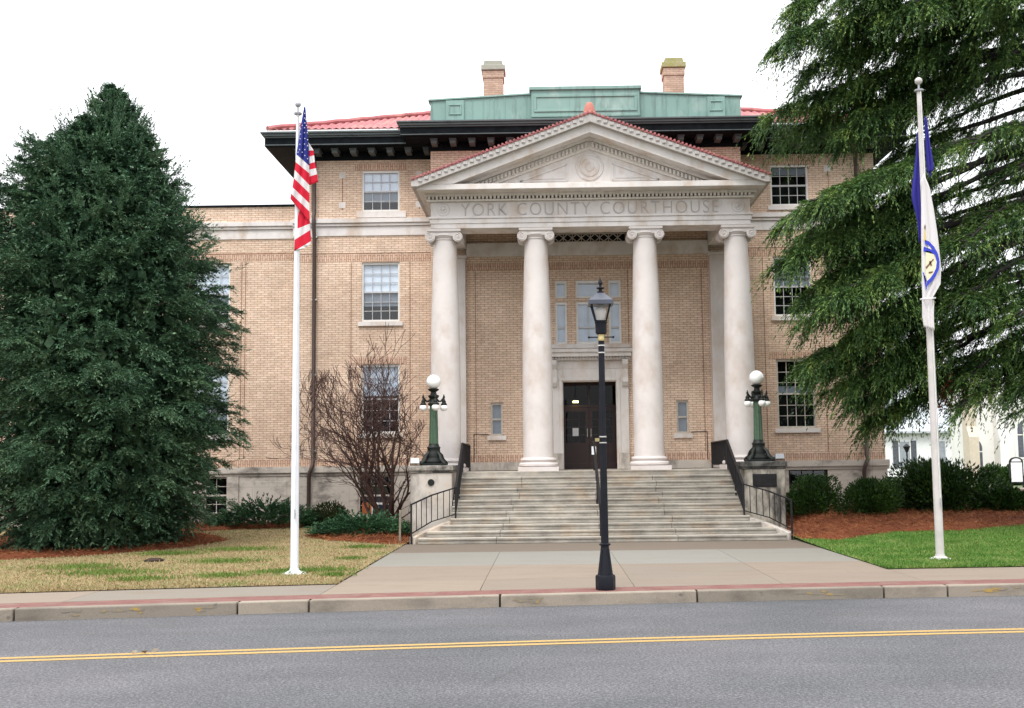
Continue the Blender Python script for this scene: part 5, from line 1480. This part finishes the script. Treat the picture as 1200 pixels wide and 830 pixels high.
LIMBS = [
 # start height on the trunk, tip, radius, width, first foliage, density
 (13.6, (6.2,26.4,12.9), .10, 1.5, .15, 1.1), (13.2, (5.95,26.0,11.9), .12, 1.35, .2, 1.1), (12.8, (6.6,27.4,11.5), .12, 1.3, .25, 1.0),
 (14.2, (7.6,25.8,13.6), .09, 1.6, .1, 1.1), (14.6, (8.8,26.8,14.0), .09, 1.6, .1, 1.0), (13.9, (9.6,24.4,13.0), .09, 1.5, .1, 1.1), (13.0, (10.2,24.0,12.0), .08, 1.3, .15, 1.0),
 (12.0, (5.75,27.8,10.5), .17, 1.15, .35, 1.15), (11.8, (6.3,28.6,10.3), .10, 1.2, .35, 1.1), (11.4, (7.2,27.0,9.9), .10, 1.1, .4, 1.1), (11.9, (8.2,28.8,10.6), .10, 1.3, .3, 1.0),
 (10.2, (5.7,26.1,7.5), .17, 1.35, .48, 1.25), (9.9, (5.65,25.8,6.5), .12, 1.35, .48, 1.3), (10.0, (6.1,25.0,7.7), .10, 1.3, .47, 1.25), (9.6, (6.3,27.2,7.2), .10, 1.4, .47, 1.25), (9.4, (7.2,26.0,7.0), .10, 1.3, .47, 1.25),
 (8.3, (5.95,26.0,5.55), .16, 1.25, .48, 1.25), (8.0, (6.25,25.0,5.4), .10, 1.2, .48, 1.2), (7.9, (6.6,27.4,5.3), .10, 1.35, .47, 1.25), (7.6, (7.4,25.8,5.0), .09, 1.1, .48, 1.1),
 (6.6, (6.2,26.4,4.2), .15, 1.1, .48, 1.2), (6.4, (6.5,27.2,3.9), .09, 1.1, .48, 1.2), (6.2, (7.2,26.4,3.6), .09, 1.0, .5, 1.1), (5.9, (7.8,28.0,3.8), .08, 1.0, .5, 1.0),
 (9.7, (9.3,24.0,8.6), .10, 1.0, .25, 1.0), (9.2, (10.1,25.2,7.9), .12, .9, .3, .8), (8.6, (9.2,24.6,6.5), .10, 1.0, .3, .9),
 (7.1, (9.0,25.0,5.2), .10, 1.0, .3, .9), (6.6, (10.2,24.2,4.9), .09, 1.0, .25, .9), (5.7, (8.6,26.6,4.0), .10, 1.0, .35, .9), (5.4, (9.6,26.0,3.6), .09, 1.0, .25, 1.0),
 (5.2, (10.8,25.2,3.5), .09, 1.0, .2, 1.0), (5.0, (8.6,28.6,3.5), .08, .9, .3, .8), (8.8, (8.7,29.6,7.0), .09, .9, .35, .7), (11.2, (9.4,29.8,10.2), .09, 1.2, .3, .8), (12.6, (10.4,30.0,11.8), .09, 1.3, .2, .8),
 (13.4, (8.4,25.2,12.3), .09, 1.5, .15, 1.2), (12.6, (8.9,26.4,11.4), .09, 1.4, .2, 1.1), (13.0, (9.6,28.6,12.2), .09, 1.5, .15, 1.1), (14.4, (10.6,25.2,13.4), .09, 1.5, .1, 1.1), (12.2, (7.4,29.2,11.2), .09, 1.4, .25, 1.0), (15.2, (9.4,27.6,14.8), .08, 1.5, .1, 1.1), (12.0, (10.4,26.2,11.0), .08, 1.2, .2, 1.0), (13.6, (7.2,27.8,12.6), .08, 1.4, .2, 1.1),
 (5.6, (7.6,27.6,3.2), .08, 1.0, .47, 1.25), (5.2, (8.2,28.4,2.8), .08, 1.0, .35, 1.2), (6.6, (8.2,27.0,4.2), .08, 1.1, .35, 1.2), (8.6, (7.4,27.8,6.4), .08, 1.2, .4, 1.1), (7.8, (8.6,27.6,5.4), .08, 1.2, .35, 1.1),
 (4.6, (9.3,25.8,3.0), .08, 1.0, .2, 1.1), (4.4, (10.6,25.0,2.75), .08, 1.0, .15, 1.1), (4.7, (8.7,27.6,3.1), .08, 1.0, .3, 1.0), (4.9, (11.6,24.6,3.2), .08, 1.0, .1, 1.0), (5.3, (12.3,24.2,4.0), .08, 1.0, .1, 1.0),
 (9.0, (7.6,28.9,7.2), .08, 1.2, .4, 1.0), (8.2, (8.0,29.2,5.8), .08, 1.2, .4, 1.0), (7.2, (7.8,28.4,4.6), .08, 1.2, .4, 1.0), (10.8, (8.0,29.3,8.9), .08, 1.2, .35, 1.0), (6.0, (7.3,29.0,3.6), .08, 1.0, .48, 1.0),
 (7.0, (14.5,22.4,5.8), .10, 1.4, .2, .8), (9.8, (14.8,21.9,8.8), .10, 1.4, .2, .8), (12.0, (14.6,22.8,11.2), .10, 1.4, .2, .8), (14.2, (12.6,24.2,13.6), .10, 1.4, .2, .9), (15.0, (11.0,28.0,14.6), .09, 1.4, .2, .9), (11.0, (13.4,32.4,10.2), .10, 1.4, .2, .8), (8.0, (12.2,32.2,6.8), .10, 1.4, .2, .8),
 (10.9, (16.5,24.5,10.0), .12, 1.4, .2, .8), (8.0, (17.0,25.5,6.8), .12, 1.4, .2, .8), (13.0, (16.8,27.5,12.2), .12, 1.4, .2, .8), (9.2, (16.0,30.5,8.2), .12, 1.4, .2, .8), (6.0, (16.2,28.5,4.6), .12, 1.3, .2, .8),
]
for a in LIMBS: limb(a[0], a[1], a[2], a[3], a[4], a[5])
cv = np.concatenate(CV); cv = cv - np.array([WX, WY, WZ])
quads('crown', cv, M['cedar'], t)
wood.tube([(0,0,-.1),(0,0,.5),(.05,0,4),(0,.05,9),(.05,0,13),(0,0,16.5)], [.52,.42,.36,.27,.15,.03], 14)
wood.build('trunk', M['bark_dk'], t, smooth=60)
b_ = np.array([[9.45,26.6,3.45]])-np.array([WX,WY,WZ]); b_ = b_+rng.normal(size=(34,3))*np.array([.12,.1,.22])
d_ = rng.normal(size=(34,3))*.4; d_[:,2] -= 1
quads('dead_needles', sprays(b_, d_, rng.uniform(.2,.35,34), 12, .10, .03, rng), M['deadneedle'], t)

# --- bare crape myrtle against the wall
rb_ = random.Random(8)
t = thing('bare_shrub_tree', 'leafless red brown multi stemmed small tree against the brick wall', 'tree', (-4.45, 31.2, g(-4.45,31.2)))
big, tw = MB(), MB(); bx0 = Vector((0,0,0))
def grow(p, d, ln, r, depth):
    pts = [p.copy()]; rr = [r]; q = p.copy(); dd = d.copy(); n = 4 if depth > 3 else 3
    for i in range(n):
        dd = (dd + Vector((rb_.gauss(0,.12), rb_.gauss(0,.10), rb_.gauss(.04,.06)))).normalized()
        if q.x > .95: dd.x -= .30
        if q.x < -1.75: dd.x += .22
        dd.normalize(); q = q + dd*(ln/n); pts.append(q.copy()); rr.append(max(.0068, r*(1-.28*(i+1)/n)))
    (big if r > .013 else tw).tube(pts, rr, 6 if r > .013 else 3, caps=False)
    if depth == 0: return
    k = 2 if rb_.random() < .5 else 3
    for c in range(k):
        a = rb_.uniform(0, 2*pi); sp = rb_.uniform(.25, .62)
        o = dd.orthogonal().normalized(); o2 = dd.cross(o)
        nd = (dd*cos(sp) + (o*cos(a)+o2*sin(a))*sin(sp)); nd.y *= .8; nd.z = max(nd.z, -.05)
        grow(q, nd.normalized(), ln*rb_.uniform(.62,.84), max(.007, rr[-1]*rb_.uniform(.62,.85)), depth-1)
    if depth >= 2:
        for c in range(2):
            i = rb_.randint(1, n-1); a = rb_.uniform(0, 2*pi); o = dd.orthogonal().normalized(); o2 = dd.cross(o)
            nd = (dd*.7+(o*cos(a)+o2*sin(a))*.75); nd.z = max(nd.z, 0)
            grow(pts[i], nd.normalized(), ln*.55, max(.007, rr[i]*.45), min(depth-2, 2))
for (x, dx, dz, ln, r) in ((-.12,-.75,1.0,1.25,.052),(-.06,-.42,1.0,1.35,.058),(.0,-.14,1.0,1.4,.060),(.06,.10,1.0,1.4,.062),(.12,.30,1.0,1.2,.052),(.16,.50,1.0,.95,.045),(-.1,-1.25,.9,1.15,.045),(.05,.0,1.0,1.2,.045),(.0,-.55,1.0,1.25,.048)):
    grow(Vector((x, rb_.uniform(-.12,.12), 0)), Vector((dx*.85, rb_.uniform(-.35,.2), dz*1.25)).normalized(), ln*1.14, r*1.08, 5)
big.build('stem', M['twig'], t, smooth=60); tw.build('twigs', M['twig'], t)

# --- shrubs
def leaf_bush(name, label, c, r, n, L_, W_, mat, seed, up=.35, cat='shrub', lumps=9, group=None):
    rng = np.random.default_rng(seed)
    t = thing(name, label, cat, c, group)
    lc = rng.normal(size=(lumps,3)); lc = unit(lc)*rng.uniform(.35,.72,(lumps,1)); lc[:,2] = np.abs(lc[:,2])*.9
    lr = rng.uniform(.34,.52,lumps)
    lc = np.concatenate([lc, [[0,0,.2]]]); lr = np.append(lr, .68)
    w = lr**2/np.sum(lr**2); k = rng.choice(len(lr), n, p=w)
    d = unit(rng.normal(size=(n,3))); rad = lr[k]*rng.uniform(.55,1.06,n)**.6
    P = lc[k]+d*rad[:,None]; P = P[P[:,2] > 0]; d = d[:len(P)]
    d = unit(P-np.array([0,0,.1])) + rng.normal(size=P.shape)*.45; d[:,2] += up
    P = P*np.array(r); n = len(P)
    V = leaves(P, d, rng.uniform(.7,1.3,n)*L_, rng.uniform(.8,1.2,n)*W_, rng=rng)
    quads('foliage', V, mat, t)
    mb = MB()
    for i in range(9):
        a = 2*pi*i/9+.3; e = np.array([cos(a)*.6*r[0], sin(a)*.6*r[1], .7*r[2]])
        mb.tube([(0.05*cos(a),.05*sin(a),-.05), tuple(e*.5+np.array([0,0,.1])), tuple(e)], [.025,.016,.006], 5)
    mb.build('stem', M['bark'], t)
    return t
def juniper(label, c, rx, ry, h, n, seed):
    rng = np.random.default_rng(seed)
    t = thing('juniper_bush', label, 'shrub', c, 'junipers in front of the wall')
    a = rng.uniform(0, 2*pi, n); q = np.sqrt(rng.uniform(0, 1, n))
    base = np.stack([q*np.cos(a)*rx*.86, q*np.sin(a)*ry*.86, np.zeros(n)], 1)
    base[:,2] = h*(1-q**2)*rng.uniform(.25,.8,n)+.03
    d = np.stack([np.cos(a)*(.4+q)+rng.normal(size=n)*.4, np.sin(a)*(.4+q)+rng.normal(size=n)*.4, rng.uniform(.05,.7,n)], 1)
    quads('foliage', sprays(base, d, rng.uniform(.25,.5,n), 20, .095, .03, rng, spread=.5, up=.1, droop=.05), M['juniper'], t)
    mb = MB()
    for i in range(8):
        b = 2*pi*i/8; mb.tube([(0,0,-.03),(.5*rx*cos(b),.5*ry*sin(b),h*.35),(.8*rx*cos(b),.8*ry*sin(b),h*.3)], [.03,.02,.008], 5)
    mb.build('stem', M['bark'], t)
juniper('low spreading dark juniper at the wing wall behind the white flagpole', (-8.1, 32.5, g(-8.1,32.5)+.06), 1.75, .95, .78, 900, 41)
juniper('bright green spreading juniper between the steps and the bare tree', (-4.75, 29.1, g(-4.75,29.1)+.05), 1.25, .95, .46, 750, 42)
leaf_bush('azalea_bush', 'olive speckled rounded bush at the foot of the brown downspout', (-6.35, 32.6, g(-6.35,32.6)+.04), (.85,.6,.72), 5200, .085, .035, M['azalea'], 51)
leaf_bush('low_bush', 'dark green clipped bush beside the blackened pedestal', (7.05, 30.4, g(7.05,30.4)+.04), (1.0,.95,1.15), 9500, .09, .034, M['shrub'], 52)
leaf_bush('low_bush', 'lower dark green bush between the pedestal bush and the big shrub', (8.3, 29.6, g(8.3,29.6)+.04), (1.05,.95,.98), 9500, .09, .034, M['shrub'], 53)
leaf_bush('large_shrub', 'large dark glossy shrub standing behind the grey flagpole', (10.75, 30.6, g(10.75,30.6)+.04), (1.85,1.35,1.52), 21000, .12, .045, M['rhodo'], 54, lumps=16)
leaf_bush('large_shrub', 'glossy rounded shrub at the outer edge of the pine straw bed', (12.0, 30.0, g(12.0,30.0)+.04), (.8,.8,.72), 6500, .12, .045, M['rhodo'], 55)

# ------------------------------------------------------------------ across the side street
GB = .39
M['church'] = plain('white_stucco', (.80,.785,.76), .85, var=.05, scale=.8)
M['cream'] = plain('beige_buttress', (.60,.52,.42), .85, var=.08)  # darker beige, used on the end buttress alone
M['clap'] = plain('white_clapboard', (.80,.81,.83), .7, var=.05)
M['shingle'] = plain('grey_shingle', (.20,.21,.23), .9, var=.2)
M['dkwin'] = plain('dark_window_glass', (.09,.10,.12), .15, var=.3)
t = thing('church', 'white stucco gothic church with pointed windows and buttresses across the side street', 'church', (28, 66, GB))
mb = MB(); mb.box(-3.6, 12, 0, 2.6, -.5, 6.6); mb.box(5.5, 11.8, 2.6, 22, -.5, 6.5)
mb.box(-3.6, 12, -.06, -.002, -.4, .75); mb.box(-3.6, 12, -.12, -.002, 5.7, 5.9); child0 = mb.build('wall', M['church'], t)
def gothic(cx, z0, w, h):
    n = 8; pts = [(cx-w/2, z0), (cx+w/2, z0), (cx+w/2, z0+h*.6)]
    pts += [(cx+w/2-w*(1-cos(pi/3*i/n)), z0+h*.6+w*sin(pi/3*i/n)) for i in range(1, n+1)]
    pts += [(cx-w/2+w*(1-cos(pi/3*i/n)), z0+h*.6+w*sin(pi/3*i/n)) for i in range(n-1, -1, -1)]
    return pts
for (cx, z0, w, h) in ((-3.05,.75,.62,2.0),(-.3,1.4,.7,2.6),(2.4,1.4,.7,2.6)):
    q = MB(); q.prism_y(gothic(cx, z0-.1, w+.34, h+.2), -.05, .01); fr_ = q.build('window', M['church'], t)
    q = MB(); q.prism_y(gothic(cx, z0, w, h), -.058, -.04); q.build('pane', M['dkwin'], fr_)
    q = MB(); q.box(cx-.03, cx+.03, -.075, -.059, z0, z0+h); q.box(cx-w/2, cx+w/2, -.0755, -.0595, z0+h*.5-.03, z0+h*.5+.03); q.build('tracery', M['church'], fr_)
for x in (-3.5, -1.75, 1.0, 3.9, 6.6):
    q = MB(); q.prism_x([(-.9,-.5),(-.9,2.6),(-.55,3.2),(-.55,5.0),(-.05,5.7),(0.1,5.7),(0.1,-.5)], x-.28, x+.28); q.build('buttress', M['cream'] if x < -3 else M['church'], t)
q = MB(); q.prism_x([(-.15,6.6),(2.75,6.6),(1.3,7.5)], -3.7, 12.1); q.build('roof', M['roof_far'], t)
t = thing('white_house', 'white clapboard house with dark shutters beyond the side street', 'house', (27.5, 85, GB))
mb = MB(); mb.box(-4.6, 5.5, 0, 9, -.5, 3.3); mb.prism_x([(0,3.3),(9,3.3),(4.5,5.0)], -4.6, 5.5); mb.build('wall', M['clap'], t)
q = MB(); q.prism_x([(-.5,3.25),(4.5,5.2),(9.5,3.25),(9.5,3.4),(4.5,5.38),(-.5,3.4)], -4.9, 5.8)
rf = q.build('roof', M['roof_far'], t)
for x in (-3.3, -.75, 1.9, 4.2):
    q = MB(); q.box(x-.45, x+.45, -.05, .0, .7, 2.7); w = q.build('window', M['clap'], t)
    q = MB(); q.box(x-.38, x+.38, -.06, -.051, .78, 2.62); q.build('pane', M['dkwin2'], w)
    if x < 1:
        for sx in (-1, 1):
            q = MB(); q.box(x+sx*.68-.2, x+sx*.68+.2, -.06, -.001, .7, 2.7); q.build('shutter', M['dkwin'], w)
t = thing('porch_house', 'pale house with a low porch roof between the white house and the church', 'house', (33.5, 92, GB))
mb = MB(); mb.box(-4, 3, 0, 8, -.5, 4.6); mb.build('wall', M['clap'], t)
q = MB(); q.prism_x([(-.5,4.55),(4,7.2),(8.5,4.55)], -4.4, 3.4); q.build('roof', M['roof_far'], t)
for x in (-2.6, 0, 2):
    q = MB(); q.box(x-.5, x+.5, -.06, .0, 1.6, 3.6); w = q.build('window', M['clap'], t); q = MB(); q.box(x-.42, x+.42, -.07, -.061, 1.68, 3.52); q.build('pane', M['dkwin2'], w)
t = thing('notice_sign', 'small white notice board in a dark arched frame before the church', 'sign', (20.6, 50, GB)); t.scale = (.72,.72,.85)
n = 10
mb = MB(); mb.prism_y([(-.42,.35),(.42,.35),(.42,1.45)]+[(.42*cos(pi*k/n), 1.45+.25*sin(pi*k/n)) for k in range(1, n)]+[(-.42,1.45)], -.05, .05); mb.build('frame', M['iron'], t)
mb = MB(); mb.box(-.34,.34,-.06,-.051,.42,1.42); mb.prism_y([(.3*cos(pi*k/n), 1.47+.16*sin(pi*k/n)) for k in range(n+1)], -.06, -.051); mb.build('panel', M['clap'], t)
for x in (-.38, .38):
    mb = MB(); mb.box(x-.04, x+.04, -.04, .04, -.1, .5); mb.build('leg', M['iron'], t)
t = thing('far_street_lamp', 'small dark street lamp far away before the white house', 'street lamp', (19.0, 60, GB))
mb = MB(); mb.tube([(0,0,-.1),(0,0,1.75)], [.06,.04], 8); mb.build('post', M['iron'], t); mb = MB(); mb.lathe([(.06,1.75),(.15,1.95),(.2,2.05),(.03,2.2)], n=10); mb.build('lantern', M['iron'], t)
leaf_bush('ball_shrub', 'round clipped shrub at the foot of the church wall', (24.3, 62, GB), (.95,.9,1.2), 5000, .16, .08, M['shrub'], 61, cat='shrub', group='shrubs by the church')
leaf_bush('ball_shrub', 'wider clipped shrub beside the small notice board', (23.6, 58, GB), (.75,.7,1.0), 4000, .16, .08, M['shrub'], 62, cat='shrub', group='shrubs by the church')
# ------------------------------------------------------------------ light, sky, camera
w = bpy.data.worlds.new('World'); scene.world = w; w.use_nodes = True
nt = w.node_tree; bg = nt.nodes['Background']
sky = node(nt, 'ShaderNodeTexSky'); sky.sky_type = 'NISHITA'; sky.sun_disc = False
SE, SA = radians(58), radians(200)            # high soft sun behind the viewer, slightly left
sky.sun_elevation = SE; sky.sun_rotation = SA; sky.air_density = 1; sky.dust_density = 3.0; sky.ozone_density = 1
hs = node(nt, 'ShaderNodeHueSaturation'); hs.inputs['Saturation'].default_value = .12; L(nt, sky.outputs[0], hs.inputs['Color'])
cl = mix(nt, .85, hs.outputs[0], (16.2, 16.5, 17.0))       # bright overcast, brightest overhead (1 + 2 sin of the height)
tc = node(nt, 'ShaderNodeTexCoord'); sx = node(nt, 'ShaderNodeSeparateXYZ'); L(nt, tc.outputs['Generated'], sx.inputs[0])
mz = node(nt, 'ShaderNodeMath', operation='MAXIMUM'); L(nt, sx.outputs['Z'], mz.inputs[0]); mz.inputs[1].default_value = 0
gz_ = node(nt, 'ShaderNodeMath', operation='MULTIPLY_ADD'); L(nt, mz.outputs[0], gz_.inputs[0]); gz_.inputs[1].default_value = .62; gz_.inputs[2].default_value = .38
cl = mix(nt, 1.0, cl, gz_.outputs[0], 'MULTIPLY')
L(nt, cl, bg.inputs['Color']); bg.inputs['Strength'].default_value = .15
sd = bpy.data.lights.new('sun', 'SUN'); sd.energy = 1.5; sd.angle = radians(20); sd.color = (1, .96, .90)
so = bpy.data.objects.new('sun', sd); COL.objects.link(so)
dirv = Vector((sin(SA)*cos(SE), cos(SA)*cos(SE), sin(SE)))    # towards the sun
so.rotation_euler = dirv.to_track_quat('Z', 'Y').to_euler(); so.location = (-15, -10, 40)

cam = bpy.data.cameras.new('camera'); co = bpy.data.objects.new('camera', cam); COL.objects.link(co)
cam.sensor_width = 36; cam.lens = 36*_F/1200; cam.clip_end = 4000; cam.clip_start = .1
cam.shift_x = -(_PX-600)/1200
R = Matrix([[_X[0],_X[1],_X[2]],[_Y[0],_Y[1],_Y[2]],[_Z[0],_Z[1],_Z[2]]])
co.matrix_world = Matrix.Translation((0, 0, CAMZ)) @ R.to_4x4()
scene.camera = co
scene.view_settings.view_transform = 'Standard'; scene.view_settings.look = 'None'
scene.view_settings.exposure = .46; scene.view_settings.gamma = 1; scene.view_settings.use_curve_mapping = False
scene.render.engine = 'CYCLES'
scene.cycles.use_denoising = True
scene.cycles.max_bounces = 6; scene.cycles.diffuse_bounces = 3; scene.cycles.glossy_bounces = 3; scene.cycles.transparent_max_bounces = 12; scene.cycles.transmission_bounces = 4
scene.cycles.caustics_reflective = False; scene.cycles.caustics_refractive = False
